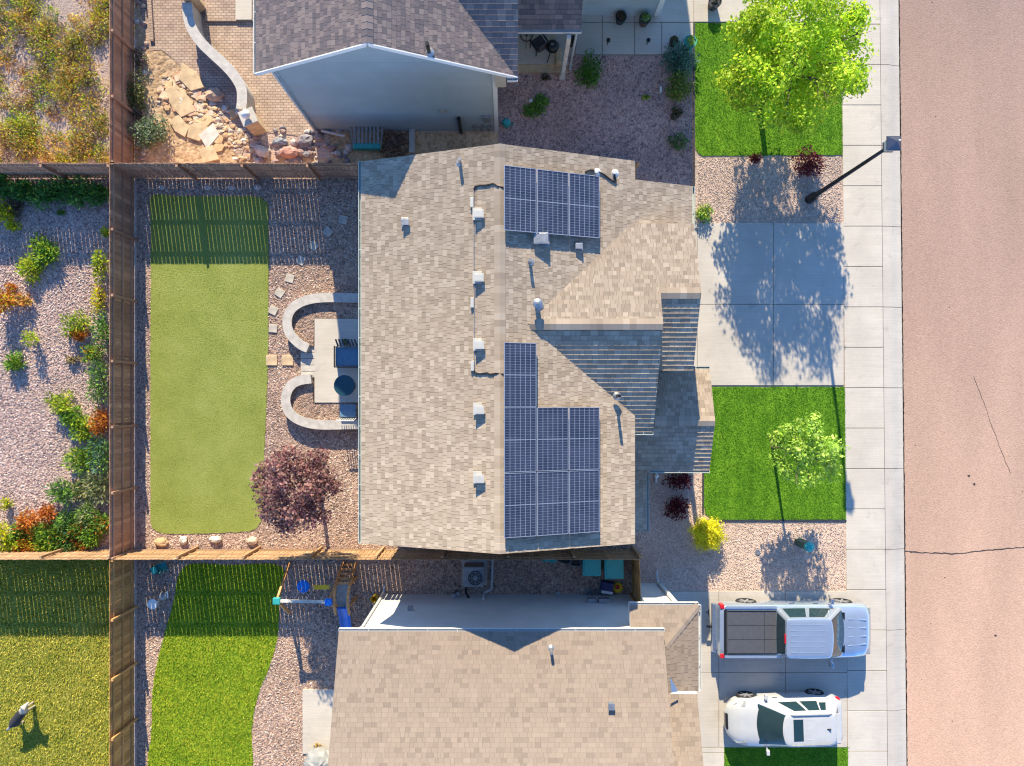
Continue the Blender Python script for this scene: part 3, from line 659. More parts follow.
# ---------------------------------------------------------------- the south house
hs=thing('house','plain pinkish tan shingled house at the bottom edge with two vehicles parked on its driveway','house',G(500,650))
SH=.41
def hs_h(x,y): return 5.1+SH*(G(0,591).y-y)
def z2(py): return 5.1+SH*(py-591)/SC
walls(hs,(386.5,594,632,850),4.95,'siding_white',[(720,6.9,'e'),(720,6.9,'w')])
walls(hs,(632.2,583,662,850),4.15,'siding_white',[],'garage_wall')
roof('roof_slope',[G(368,591,5.1),G(636,591,5.1),G(636,720,z2(720)),G(368,720,z2(720))],hs,PINKT,deck=.06,deckmat='edge_tan',tab=(.10,.27),gp=.0025)
roof('roof_slope',[G(368,720,z2(720)),G(636,720,z2(720)),G(636,856,5.0),G(368,856,5.0)],hs,PINKT,tab=(.10,.27),gp=.0025)
hipz=4.3+.42*31/SC
roof('hip_roof',[G(611,575,4.3),G(670,575,4.3),G(639,606,hipz),G(611,606,hipz)],hs,PINKT,tab=(.10,.27),gp=.0025)
roof('hip_roof',[G(670,575,4.3),G(670,648,4.3),G(639,648,hipz),G(639,606,hipz)],hs,[tuple(c*.8 for c in q) for q in PINKT],tab=(.10,.27),gp=.004)  # east hip slope: its shade is put into the shingle colour
roof('wing_roof',[G(633,646,4.75),G(666,646,4.75),G(666,741,4.75+.41*95/SC),G(633,741,4.75+.41*95/SC)],hs,PINKT,tab=(.10,.27),gp=.0025)
roof('wing_roof',[G(633,741.2,4.75+.41*95/SC),G(666,741.2,4.75+.41*95/SC),G(666,836,4.75),G(633,836,4.75)],hs,PINKT,tab=(.10,.27),gp=.0025)
ridge(hs,G(670,575,4.32),G(639,606,hipz),PINKT,w=.13)
m=MB(); m.add([A(670,677,5.55),A(671.5,692,5.2),A(678,691.5,5.1),A(670,677,5.50),A(671.5,692,5.1),A(678,691.5,5.0)],[(0,1,2),(5,4,3),(0,3,4,1),(1,4,5,2),(2,5,3,0)]); m.build('rake_return',M['trim'],hs)
m=MB(); m.bar(G(644,646,4.66),G(666,646,4.66),.05,.16); m.build('fascia_board',M['trim'],hs)
gutter(hs,G(368,591,5.1),G(637,591,5.1),(0,1,0),'metal_white'); gutter(hs,G(611,575,4.3),G(670,575,4.3),(0,1,0),'metal_white'); gutter(hs,G(670,575,4.3),G(670,648,4.3),(1,0,0),'metal_white')
pipe_vent(hs,551,649,.05,.42,hs_h,'metal_grey'); 
p=slope_point(610.5,704,hs_h); m=MB(); m.box((p.x,p.y,p.z+.10),(.16,.16,.22)); m.box((p.x,p.y,p.z+.22),(.2,.2,.03)); m.build('roof_vent',M['metal_grey'],hs)
m=MB(); m.tube([G(384.5,590,4.9),G(384.5,592,4.5),G(384.5,592,.2),G(384.5,585,.1)],.05,8); m.build('downspout',M['metal_white'],hs)
m=MB(); m.bar(G(386.5,594.3,0)+Vector((0,.02,0)),G(386.5,594.3,4.9)+Vector((0,.02,0)),.14,.04,up=(0,1,0)); m.build('corner_board',M['trim'],hs)
m=MB(); m.tube([G(657,581,3.9),G(657,581.5,.2),G(656,571,.08)],.05,8); m.build('downspout',M['metal_white'],hs)
for px,py,zz,s in ((418,593.2,2.3,.2),(588,593.2,1.2,.35),(600,593.2,1.2,.4)):
    m=MB(); p=G(px,py); m.box((p.x,p.y+.05,zz),(s,.16,s*.8)); m.build('meter_box',M['metal_grey'],hs,bevel=.01)
for px,h in ((455,.8),(459,.5),(557,.35)):
    m=MB(); p=G(px,592); m.cyl((p.x,p.y+.06,0),.05,h,10); m.cyl((p.x,p.y+.06,h),.08,.06,12); m.build('utility_pipe',M['metal_grey'],hs)
# ---------------------------------------------------------------- the north house
hn=thing('house','grey brown shingled house at the top edge showing its tall windowless gable wall','house',G(400,90))
walls(hn,(316,-230,497,131),5.90,'siding_blue',[(405,7.75,'s')])
walls(hn,(497.2,-230,580,30),5.5,'siding_blue',[],'wing_wall'); walls(hn,(580.2,-230,657,16),5.5,'siding_blue',[],'garage_wall')
roof('roof_slope',[G(405,141,8.02),G(308,141,6.08),G(308,-230,6.08),G(405,-230,8.02)],hn,GREYB)
roof('roof_slope',[G(405,141,8.02),G(405,-230,8.02),G(515,-230,5.80),G(515,141,5.80)],hn,GREYB)
cz=lambda py:5.82+.475*(141-py)/SC
roof('cross_roof',[G(515.4,141,cz(141)),G(405,43,cz(43)),G(405,20,cz(20)),G(515.4,20,cz(20))],hn,GREYB,**DK)
roof('wing_roof',[G(497,25,5.5),G(659,25,5.5),G(560,-95,7.3),G(497,-95,7.3)],hn,GREYB,**DK); roof('wing_roof',[G(497,-95.2,7.3),G(560,-95.2,7.3),G(659,-215,5.5),G(497,-215,5.5)],hn,GREYB); roof('wing_roof',[G(659.2,25,5.5),G(659.2,-215,5.5),G(560.2,-95,7.3)],hn,GREYB)
m=MB(); p=G(447,131); m.box((p.x,p.y-.03,2.1),(.22,.05,.22)); m.box((p.x,p.y-.06,2.1),(.12,.06,.12)); m.build('wall_vent',M['siding_tan'],hn)
m=MB(); p=G(488,131); m.box((p.x,p.y-.05,1.4),(.3,.12,.5)); m.build('meter_box',M['metal_grey'],hn,bevel=.01)
ridge(hn,G(405,141,8.02),G(405,-100,8.02),GREYB,drop=.5)
roof('porch_roof',[G(516,71.5,3.3),G(573,71.5,3.3),G(573,8,4.42),G(516,8,4.42)],hn,GREYB,**DK)
m=MB()                                            # white rakes and corner boards of the gable wall
for a,b in ((G(405,141.4,7.95),G(308,141.4,6.01)),(G(405,141.4,7.95),G(515,141.4,5.73))): m.bar(a,b,.16,.03,up=(0,-1,0)) if False else m.bar(a,b,.03,.16)
m.build('rake_board',M['trim'],hn)
m=MB()
for px in (316.2,496.6): p=G(px,131.4); m.bar((p.x,p.y,0),(p.x,p.y,5.8),.15,.04,up=(0,1,0))
p=G(657.5,16.4); m.bar((p.x-.05,p.y,0),(p.x-.05,p.y,5.5),.2,.04,up=(0,1,0)); p=G(657.6,14); m.bar((p.x,p.y,0),(p.x,p.y,5.5),.04,.14,up=(0,1,0))
m.build('corner_board',M['trim'],hn)
gutter(hn,G(308,141,6.04),G(308,-200,6.04),(-1,0,0),'metal_white'); gutter(hn,G(516,71.5,3.3),G(573,71.5,3.3),(0,-1,0),'metal_white'); gutter(hn,G(507,141.5,5.78),G(515.4,141.5,5.78),(0,-1,0),'metal_white')
m=MB(); p=G(562,77); m.box((p.x,p.y,1.62),(.15,.15,3.25)); m.box((p.x,p.y,.1),(.22,.22,.2)); m.build('porch_post',M['stone_white'],hn,bevel=.01)
m=MB(); p=G(571,62); m.tube([(p.x,p.y,3.2),(p.x,p.y,.12),(p.x-.05,p.y-.35,.08)],.045,8); m.build('downspout',M['metal_white'],hn)
m=MB(); p=G(501.5,133.5); m.box((p.x,p.y,5.05),(.36,.2,1.0)); m.build('eave_return',M['siding_tan'],hn)
m=MB(); m.prism([tuple(G(*q)[:2]) for q in [(497,30),(568,30),(568,66),(497,66)]],0,.2); m.build('porch_floor',M['concrete'],hn)
m=MB(); m.prism([tuple(G(*q)[:2]) for q in [(497,66.2),(567,66.2),(567,73.5),(497,73.5)]],0,.12); m.build('porch_step',M['stone_tan'],hn)
def hn_h(x,y): return 8.02-.5*abs(x-G(405,0).x)
pipe_vent(hn,429,52,.06,.55,hn_h,'black_metal')
m=MB(); p=G(461,132.6); m.tube([(p.x,p.y,0),(p.x,p.y,1.5)],.07,8); m.build('vent_stack',M['black_metal'],hn)
m=MB(); m.tube([G(316,133,5.7),G(317,133,.25),G(318,134,.12)],.05,8); m.tube([G(323,133,.25),G(346,138,.2)],.05,8); m.build('downspout',M['metal_white'],hn)
# ================================================================ fences
GREYW=[(0.406,0.238,0.152),(0.346,0.199,0.132),(0.468,0.278,0.178),(0.385,0.222,0.146)]
TANW=[(.40,.25,.135),(.36,.22,.115),(.44,.28,.16),(.38,.235,.125)]
ORGW=[(0.527,0.277,0.098),(0.465,0.240,0.085),(0.589,0.315,0.117),(0.419,0.217,0.078)]
def fence(label, p0, p1, side, cols, h=1.83, pitch=62.0, gap=.017, group='wooden privacy fences', ends=(1,1), cap=False):
    a,b=G(*p0),G(*p1); L_=(b-a).length; d=(b-a).normalized(); nr=Vector((-d.y,d.x,0))*side
    r=thing('wooden_fence',label,'fence',a.lerp(b,.5),group=group); n=max(1,round(L_/(pitch/SC))); pw=.140
    for i in range(n):
        s0=L_*i/n; s1=L_*(i+1)/n; m=MB(); x=s0+gap/2
        while x<s1-.02:
            w=min(pw,s1-x); p=a+d*(x+w/2); c=random.choice(cols); k=random.uniform(.85,1.15); c=tuple(q*k for q in c)
            hh=h+random.uniform(-.006,.006); o=nr*random.uniform(-.003,.003)
            m.bar(p+o+Vector((0,0,.04)),p+o+nr*random.uniform(-.006,.006)+Vector((0,0,hh)),.018,w,c,up=d); x+=pw+gap+random.uniform(-.005,.005)
        m.build('picket_panel',M['wood_grey'],r)
        for z in (.28,.95,h-.22):
            m=MB(); c=random.choice(cols); m.bar(a+d*(s0+.05)+nr*.030+Vector((0,0,z)),a+d*(s1-.05)+nr*.030+Vector((0,0,z)),.038,.085,c); m.build('rail',M['wood_grey'],r)
    for i in range(n+1):
        if (i==0 and not ends[0]) or (i==n and not ends[1]): continue
        p=a+d*L_*i/n+nr*.095; m=MB(); c=random.choice(cols); m.box((p.x,p.y,(h+.02)/2),(.09,.09,h+.02),math.atan2(d.y,d.x),c); m.build('post',M['wood_grey'],r)
    return r
fence('long weathered grey brown wooden fence between the artificial turf and the gravel lot',(134.5,178),(134.5,549),1,GREYW,gap=.003)
fence('grey brown wooden fence at the top left between dry weeds and the paver patio yard',(134.5,-70),(134.5,177),1,GREYW,gap=.003)
fence('orange brown wooden fence at the bottom left between the dog lawn and the play yard',(134.5,550.5),(134.5,830),1,ORGW,gap=.007)
fence('grey brown wooden fence along the top of the yard with artificial turf',(136,178),(626,178),-1,GREYW,ends=(0,1))
fence('grey brown wooden fence dividing dry weeds from the gravel lot at the left edge',(-120,178),(133,178),-1,GREYW)
fence('sunlit tan wooden fence behind the row of rocks and the purple tree',(136,549.5),(632,549.5),1,TANW,ends=(0,1))
fence('sunlit tan wooden fence between the colourful weeds and the dog lawn',(-120,549.5),(133,549.5),1,TANW)
fence('short dark brown wooden fence beside the teal bins',(631,551),(632.5,594),-1,ORGW,pitch=45,ends=(0,1))
fence('tiny stub of orange wooden fence showing at the notch in the roof edge',(627.5,178),(627.5,201),1,TANW,pitch=24,h=1.85)
# ================================================================ trees and plants
LIME=[(.36,.56,.02),(.44,.64,.02),(.52,.68,.03),(.26,.44,.015),(.60,.68,.05)]
YOUNG=[(0.338,0.537,0.055),(0.442,0.647,0.088),(0.546,0.708,0.132),(0.247,0.427,0.044)]
GRN=[(0.111,0.241,0.035),(0.189,0.362,0.051),(0.282,0.482,0.072),(0.141,0.289,0.055)]
YG=[(0.350,0.482,0.029),(0.513,0.586,0.044),(0.233,0.377,0.029),(0.629,0.628,0.058)]
YEL=[(.78,.70,.015),(.68,.63,.015),(.85,.78,.03),(.55,.54,.02)]
PURP=[(.22,.085,.10),(.34,.14,.13),(.42,.20,.17),(.13,.05,.07),(.38,.24,.18),(.48,.30,.25)]
ORG=[(0.660,0.230,0.033),(0.540,0.149,0.022),(0.720,0.345,0.055),(0.420,0.138,0.033)]
BLUG=[(0.084,0.196,0.143),(0.126,0.266,0.195),(0.182,0.336,0.247),(0.070,0.154,0.104)]
RED=[(0.140,0.016,0.023),(0.224,0.026,0.039),(0.098,0.013,0.019)]
PALE=[(0.392,0.405,0.192),(0.280,0.338,0.156),(0.476,0.459,0.240),(0.196,0.270,0.096)]
DRY=[(0.570,0.356,0.099),(0.674,0.436,0.099),(0.450,0.264,0.099),(0.360,0.290,0.059),(0.720,0.396,0.069)]
c=A(793,58,3.6); tree('maple_tree','large lime green leafy tree at the top right beside the sidewalk','tree',758,105,(c.x,c.y,3.6),3.2,2.3,116,200,.13,LIME,.10,rb=.19,limbs=12)
c=A(811,453,2.85); tree('young_tree','young lime green tree on the striped front lawn','tree',772,447,(c.x-.05,c.y,2.75),1.66,1.1,44,75,.14,YOUNG,.055,rb=.25,limbs=8)
c=A(296,490,3.4); tree('plum_tree','purple leaved tree between the artificial turf and the tan fence','tree',319,481,(c.x,c.y,3.4),1.80,1.55,80,125,.115,PURP,.07,rb=.22,limbs=10)
tag(shrub('shrub','round bright yellow shrub at the corner of the striped front lawn','shrub',705,532,15.2,15.2,.95,YEL,4200,.07,nb=1),'round bright yellow shrub at the corner of the striped front lawn','shrub')
shrub('shrub','dark red shrub close to the porch gutter, nearer the porch of the two','shrub',679,479,14,11,.6,RED,420,.10,'dark red barberry shrubs',spiky=True)
shrub('shrub','dark red shrub in the house shade beside the yellow shrub','shrub',677,506,14,11,.6,RED,420,.10,'dark red barberry shrubs',spiky=True)
shrub('shrub','dark red round shrub in gravel right under the large lime green tree','shrub',805,166,17,14,.7,[(.16,.02,.035),(.22,.035,.05),(.10,.015,.03)],700,.09,spiky=True)
shrub('shrub','tiny red shrub in the gravel strip left of the round red shrub','shrub',754,160,7,5.5,.4,RED,160,.08,spiky=True)
shrub('shrub','small round green shrub at the corner of the driveway and garage roof','shrub',702,215,9.5,9,.5,GRN+YG[:2],420,.08)
shrub('shrub','dark green oval shrub in the shaded gravel by the north porch','shrub',588,76,12,16,.8,[(0.053,0.150,0.014),(0.090,0.225,0.017),(0.120,0.270,0.021)],900,.08,nb=8)
shrub('shrub','low sprawling green plant left of the white porch post','plant',541,103,10,9,.3,GRN,240,.10,nb=4)
shrub('shrub','low creeping green plant nearest the main house roof','plant',533,110,13,7,.25,GRN,260,.10,nb=5)
shrub('dwarf_spruce','blue green spiky shrub below the two flower pots','shrub',677,64,15,17,.8,BLUG,900,.15,spiky=True,nb=8,asp=.25)
shrub('shrub','olive green bushy shrub just below the blue green spiky one','shrub',677,92,14.5,14,.8,[(0.150,0.210,0.028),(0.225,0.285,0.042),(0.105,0.165,0.028),(0.300,0.300,0.056)],800,.09,nb=8)
shrub('shrub','small low reddish green plant below the olive shrub','plant',676,114,6,7,.3,[(.12,.10,.04),(.06,.12,.03),(.16,.08,.05)],120,.09,nb=3)
shrub('shrub','small rose bush near the main house roof corner','shrub',678,145,10,9,.5,[(0.075,0.195,0.042),(0.135,0.255,0.070),(0.090,0.210,0.042),(0.450,0.240,0.196)],340,.09,nb=5)
shrub('shrub','tiny sparse sprout alone in the shaded gravel','plant',645,98,5,4,.15,YG,50,.08,nb=2)
shrub('shrub','tall green stem plant with a lavender tip by the north porch step','plant',545,80,4,4,.5,[(.10,.05,.05),(.08,.10,.04)],60,.09,nb=2)
shrub('shrub','round grey green shrub among the flagstones beside the fence','shrub',155,136,16.5,15,.9,[(.16,.24,.12),(.22,.30,.17),(.11,.18,.08),(.30,.36,.24)],1000,.10,nb=8)
shrub('shrub','pale olive bush along the fence above the grey green shrub','shrub',139,98,12,18,.8,[(.16,.18,.05),(.22,.23,.08),(.10,.13,.04)],700,.09,nb=6)
shrub('shrub','small pink flowering plant along the fence, between the pale bush and grey shrub','plant',141,116,7,8,.5,[(.3,.15,.18),(.2,.16,.12),(.10,.13,.05)],220,.08,nb=4)
shrub('shrub','small purple and green plant along the fence above the pale olive bush','plant',143,62,7,10,.5,[(.16,.08,.14),(.12,.15,.06),(.2,.2,.12)],220,.08,nb=4)
# weeds that stand apart on the gravel lot, from the shaded north fence down to the flower bed
def weed(label,px,py,r,h,cols,n=200,sz=.10,spiky=True,ry=None,nb=5,asp=.35): return shrub('weed',label,'weed',px,py,r,ry or r,h,cols,n,sz*1.3,'weeds growing on the gravel lot',spiky=spiky,nb=nb,asp=asp)
weed('large leafy green weed half in the fence shade, upper one of a touching pair',50,253,15,.7,GRN+YG[:2],520,.13)
weed('yellow green weed touching the lower left of the half shaded leafy one',35,269,13,.6,YG,420,.11)
weed('yellow flowered weed at the left edge in the fence shade',9,214,11,.7,YEL[:2]+YG,300,.11)
weed('small yellow weed just below the yellow flowered one in the shade',16,227,7,.5,YEL[:2]+YG,150,.10)
weed('pale brown dry weed at the end of the dark green row',19,208,10,.5,[(.2,.15,.11),(.15,.12,.09)],200,.10)
weed('tiny green sprout alone in the striped fence shadow',62,213,4,.15,GRN,60,.08,nb=2)
weed('tall orange and yellow dry weed at the left edge casting two long shadows',12,304,13,1.15,ORG+YEL[:2],330,.12)
weed('straggly orange dry stems reaching right from the tall orange weed',26,301,11,.6,DRY+ORG[:1],120,.13,ry=6)
weed('small orange weed below the yellow green pair',16,288,6,.5,ORG,110,.09,nb=3)
weed('thin yellow green weed with a long dark shadow',38,338,7,1.0,YG,140,.10,nb=3)
weed('round green weed with an orange side in the middle of the lot',80,326,13,.7,YG+GRN[:2],420,.10)
weed('bright orange clump on the lower side of the round green weed',83,336,8,.55,ORG,200,.10,nb=4)
weed('compact round green weed at the left of the lot',17,363,10.5,.55,GRN+YG[:1],420,.10)
weed('green weed with reddish tips close to the fence',97,354,10,.6,GRN+YG[:2]+ORG[1:2],340,.10)
weed('faint straw coloured weed left of the reddish tipped one',75,360,9,.3,[(.42,.33,.14),(.36,.3,.14)],90,.10,ry=5,nb=3)
weed('yellow green bush at the head of the green band',66,404,12,.75,YG+GRN[:1],420,.11)
weed('mid green bush below the yellow green head of the band',77,418,11,.7,GRN+YG[:1],400,.11)
weed('yellow tinged green bush in the bend of the band',88,430,13,.7,YG+GRN[:2],420,.11)
weed('bright orange flowering weed against the fence',104,423,8,.8,ORG,300,.11,ry=13,nb=6)
weed('blue green bush against the fence under the orange flowers',106,452,11,.9,BLUG+GRN,480,.11,ry=17,nb=7)
weed('dark green bush with yellow top left of the blue green one',84,459,14,.7,GRN+YG[:2],480,.11)
weed('straw pale bush against the fence with dry seed heads',104,485,13,.7,PALE,430,.12,ry=16,nb=7)
weed('loose pale dry weed patch left of the straw pale bush',88,488,12,.5,PALE+DRY[:1],260,.12,nb=6)
weed('deep green bush on the left of the dry patch',69,491,13,.8,GRN+BLUG[:1],460,.11)
weed('orange red flowering weed, right one of two standing above the flower bed',53,512,8,.85,ORG[:2]+ORG[3:],260,.11,ry=10)
weed('orange flowering weed, left one of two standing above the flower bed',34,520,10,.9,ORG,300,.11,ry=13)
weed('lone little yellow weed at the left above the flower bed',10,503,6,.5,YEL[:2]+YG,110,.09,nb=3)
weed('yellow green weed clinging to the fence near its second post',104,267,7,.7,YG,260,.11,ry=15,nb=6)
weed('sparse yellow weed clinging to the fence opposite the orange clumps',102,300,7,.6,YEL[:2]+YG[:1]+DRY[:1],180,.11,ry=15,nb=5)
weed('tall green weed against the fence in the sun, upper of two in a row',108,333,6,.9,GRN+BLUG[:1],280,.11,ry=20,nb=7)
weed('tall pale green weed against the fence, just above the orange flowers',104,382,10,.9,GRN+PALE[:2]+BLUG[:1],500,.11,ry=27,nb=9)
weed('small bright green weed at the fence foot in the shade',109,234,5,.5,YG,120,.10,nb=3)
# the dark row under the north fence and the mixed bed by the south fence
DKG=[(0.078,0.221,0.039),(0.130,0.325,0.058),(0.104,0.260,0.072)]
for i,(x,y,rr,lab) in enumerate([(8,190,13,'dark green weed in the shaded fence row at the left edge'),(28,193,12,'second dark weed of the shaded fence row from the left edge'),(46,196,13,'dark leafy weed in the middle of the shaded fence row'),(64,193,13,'low dark weed right of the middle in the shaded fence row'),(82,194,14,'broad dark weed in the shaded fence row, second from the corner'),(102,195,13,'dark weed filling the fence corner, last of the shaded row')]):
    weed(lab,x,y,rr,.75,DKG,380,.13)
for x,y,rr,h,cols,lab in [(5,532,16,.9,YEL[:3]+YG,'lime yellow bush at the left edge of the flower bed'),(19,541,11,.7,YG+GRN[:1],'yellow green bush right of the lime yellow one in the bed'),(24,528,9,.6,GRN,'green bush behind the lime yellow one in the bed'),(31,545,9,.6,ORG,'orange weed at the fence foot in the flower bed'),(38,541,11,.6,YG+GRN[:1]+ORG[:1],'mixed green and orange bush left of centre in the bed'),(50,531,12,.7,GRN+YG[:1],'fresh green bush left of the red flecked one in the bed'),(52,543,11,.6,GRN+YG[:2],'low green bush at the fence foot in mid bed'),(63,533,12,.65,GRN+ORG[1:2]+YG[:1],'red flecked green bush in the middle of the bed'),(72,521,13,.75,GRN+BLUG[:1],'tall fresh green bush at the top of the bed'),(70,543,12,.6,[(.10,.24,.06),(.07,.18,.04),(.14,.28,.08)],'bright green bush at the fence foot in the bed'),(84,530,11,.7,GRN+ORG[1:2]+ORG[3:],'green bush with red stems near the right of the bed'),(86,543,9,.5,ORG[1:]+GRN[:1],'small red orange weed at the fence foot near the corner'),(97,535,13,.75,GRN+YG[:1],'leafy green bush in the corner of the bed'),(106,522,10,.8,GRN+ORG[:1],'green bush with an orange tip against the fence in the bed corner'),(92,515,12,.7,PALE+GRN,'pale green bush above the corner of the bed')]:
    weed(lab,x,y,rr,h,cols,420,.11)
# the dry overgrown lot in the top left corner: one uncountable mass
m=MB()
for i in range(900):
    x,y=random.uniform(-60,131),random.uniform(-60,173)
    v=math.sin(x*.055+1.2)*math.cos(y*.043)+random.uniform(-.6,.6)+(.9 if y>135 else 0)+(.3 if x<40 else 0)
    if v<-.25: continue
    cols=random.choice([YEL[:1]+DRY[:2]+YG,DRY+ORG[:1],DRY[:3]+YG,YG+GRN[:1],DRY[1:4],YEL[:1]+DRY,PALE+DRY[2:4],[(.3,.22,.18),(.24,.17,.13)]]) ; rr=random.uniform(.22,.55); p=G(x,y)
    leaves(m,(p.x,p.y,rr*.35),(rr,rr,rr*.75),int(90*rr/.4),.115,cols,spiky=random.random()<.6,asp=.3)
tag(m.build('dry_weeds',M['leaf']),'mass of dry yellow and orange weeds covering the lot in the top left corner','weeds',kind='stuff')
# grass
blades('grass','short bright green grass with mowing stripes on the front lawn','lawn_front',26000,.035,.022,[(0.070,0.184,0.008),(0.114,0.240,0.012),(0.158,0.304,0.018),(0.049,0.128,0.006)])
blades('grass','green grass under the large lime tree at the top right','lawn_north',24000,.04,.022,[(0.088,0.208,0.008),(0.140,0.288,0.014),(0.228,0.352,0.020),(0.052,0.136,0.006)])
blades('grass','strip of green grass beside the white car','lawn_southeast',9000,.04,.022,[(0.070,0.208,0.008),(0.123,0.272,0.014),(0.210,0.352,0.020)])
blades('grass','yellowing rough grass where the dog stands','lawn_southwest',34000,.06,.035,[(0.310,0.333,0.024),(0.465,0.431,0.043),(0.581,0.490,0.073),(0.214,0.255,0.019),(0.658,0.588,0.121)])
blades('grass','thick green and yellow grass in the play yard','lawn_south',26000,.055,.032,[(0.142,0.280,0.011),(0.261,0.380,0.017),(0.402,0.460,0.028),(0.520,0.500,0.044),(0.095,0.200,0.009)])
blades('grass','fine green fibres of the artificial turf','artificial_turf',30000,.02,.020,[(0.315,0.384,0.050),(0.385,0.448,0.070),(0.263,0.320,0.040),(0.455,0.496,0.100)],z=.036)
# loose stones on the gravel beds catch the light
def pebbles(label,rect,n,cols,smin=.02,smax=.05,avoid=()):
    m=MB(); m.anyc=True
    for _ in range(n):
        x,y=random.uniform(rect[0],rect[2]),random.uniform(rect[1],rect[3])
        if any(inside(a,x,y) for a in avoid): continue
        p=G(x,y,.012); s=random.uniform(smin,smax); a=random.uniform(0,3.14); c=random.choice(cols); k=random.uniform(.8,1.2); c=tuple(q*k for q in c)
        i=len(m.v); ca,sa=math.cos(a),math.sin(a); e=s*random.uniform(.6,1)
        for u,v_,z in ((s,0,0),(0,e,0),(-s,0,0),(0,-e,0),(random.uniform(-.3,.3)*s,random.uniform(-.3,.3)*s,s*random.uniform(.5,.9))): m.v.append((p.x+u*ca-v_*sa,p.y+u*sa+v_*ca,p.z+z)); m.c.append(c)
        m.f+=[(i,i+1,i+4),(i+1,i+2,i+4),(i+2,i+3,i+4),(i+3,i,i+4)]
    return tag(m.build('loose_gravel',M['rock']),label,'gravel',kind='stuff')
PKS=[(0.535,0.397,0.323),(0.455,0.329,0.275),(0.614,0.494,0.418),(0.317,0.232,0.200),(0.574,0.436,0.361)]
pebbles('loose pinkish gravel around the artificial turf',(140,182,390,546),16000,PKS,avoid=[LAWN['artificial_turf'],[(300,345),(318,345),(318,380),(300,380)]])
pebbles('coarse pinkish gravel of the weedy empty lot',(-20,182,130,547),20000,[(.54,.42,.36),(.45,.345,.30),(.62,.50,.44),(.30,.22,.19)],.022,.05)
pebbles('loose pinkish gravel of the play yard',(140,552,380,790),9000,PKS,avoid=[LAWN['lawn_south'],[(302,688),(390,688),(390,754),(302,754)]])
pebbles('tan gravel between the striped lawn and the southern driveway',(634,478,845,589),9000,[(.62,.475,.37),(.54,.41,.325),(.68,.55,.45),(.40,.295,.235)],.014,.030,avoid=[LAWN['lawn_front']])
pebbles('tan gravel strip under the street lamp',(698,157,841,221),5000,[(.62,.475,.37),(.54,.41,.325),(.68,.55,.45),(.40,.295,.235)],.014,.030)
# rocks one can tell apart
def rock(label,px,py,sx,sy,h,col,group=None,rz=None):
    p=G(px,py); m=MB(); m.ball((p.x,p.y,h*.35),(sx/SC/2,sy/SC/2,h*.65),9,6,col,.16)
    return tag(m.build('rock',M['rock'],origin=(p.x,p.y,0)),label,'rock',group)
for px,py,sx,sy,c,l in [(162,542,15,9,(.52,.36,.20),'angular tan rock, leftmost of the row by the tan fence'),(184,540,9,9,(.60,.54,.47),'small pale rock right of the angular tan one'),(216,539,13,7,(.60,.53,.45),'flat pale rock in the middle of the row by the tan fence'),(253,540.5,12,9,(.60,.47,.34),'pale tan rock under the purple tree edge')]:
    rock(l,px,py,sx,sy,.22,c,'rocks in a row along the tan fence')
for px,l in ((162,'shaded round stone by the north fence, leftmost of four above the turf'),(208,'second shaded stone from the left above the turf'),(232,'third shaded stone from the left above the turf'),(258,'shaded pinkish stone above the right corner of the turf')):
    rock(l,px,187.5,9,6,.16,(.50,.42,.38),'shaded stones along the north fence')
m=MB()
for _ in range(230):                              # rubble bank: too many small stones to count
    t=random.random(); x=172+t*90+random.uniform(-20,14); y=88+t*66+random.uniform(-18,20)
    if y>172: continue
    p=G(x,y); s=random.uniform(.05,.16); m.ball((p.x,p.y,s*.25),(s,s*random.uniform(.5,1),s*.45),6,4,random.choice([(.58,.40,.24),(.62,.50,.36),(.46,.29,.18),(.52,.35,.20),(.60,.52,.44)]),.34)
for _ in range(150):                              # broken flagstone
    x,y=random.uniform(160,222),random.uniform(78,166)
    if (x-160)*.9+70<y-26 or (x-222)*1.1+166>y+46: continue
    p=G(x,y); s=random.uniform(.10,.30); a0=random.uniform(0,6.28); k=random.choice([4,5,5,6]); z=random.uniform(.03,.09)
    m.prism([(p.x+s*random.uniform(.6,1.1)*math.cos(a0+6.283*q/k),p.y+s*random.uniform(.6,1.1)*math.sin(a0+6.283*q/k)) for q in range(k)],0,z,random.choice([(.64,.45,.25),(.60,.40,.22),(.58,.46,.34),(.55,.33,.22),(.66,.52,.36)]))
for _ in range(90):
    x,y=random.uniform(255,350),random.uniform(128,168); p=G(x,y); s=random.uniform(.05,.2); m.ball((p.x,p.y,s*.4),(s,s*random.uniform(.6,1),s*.7),7,4,random.choice([(.40,.30,.26),(.52,.46,.42),(.32,.22,.20),(.24,.22,.24)]),.2)
for _ in range(60):
    x,y=random.uniform(137,147),random.uniform(-20,168); p=G(x,y); s=random.uniform(.05,.14); m.ball((p.x,p.y,s*.4),(s,s*random.uniform(.6,1),s*.7),7,4,random.choice([(.55,.42,.30),(.60,.54,.48),(.45,.33,.28)]),.2)
tag(m.build('rubble',M['rock']),'tan rubble stones heaped between the flagstones and the curved wall','stones',kind='stuff')
for px,py,sx,sy,h,c,l in [(291,154,22,12,.4,(.46,.25,.20),'large reddish rock against the fence top left of the bench'),(264,153,13,11,.3,(.62,.55,.50),'whitish boulder against the fence, left of the reddish rock'),(281,143,16,8,.25,(.26,.28,.32),'bluish grey slab rock beside the gable wall corner'),(306,142,16,14,.3,(.24,.22,.24),'dark round rock between the downspout and the bench'),(216,96,18,14,.3,(.55,.38,.26),'big tan boulder halfway up the rubble bank')]:
    rock(l,px,py,sx,sy,h,c)
FZ=[0]
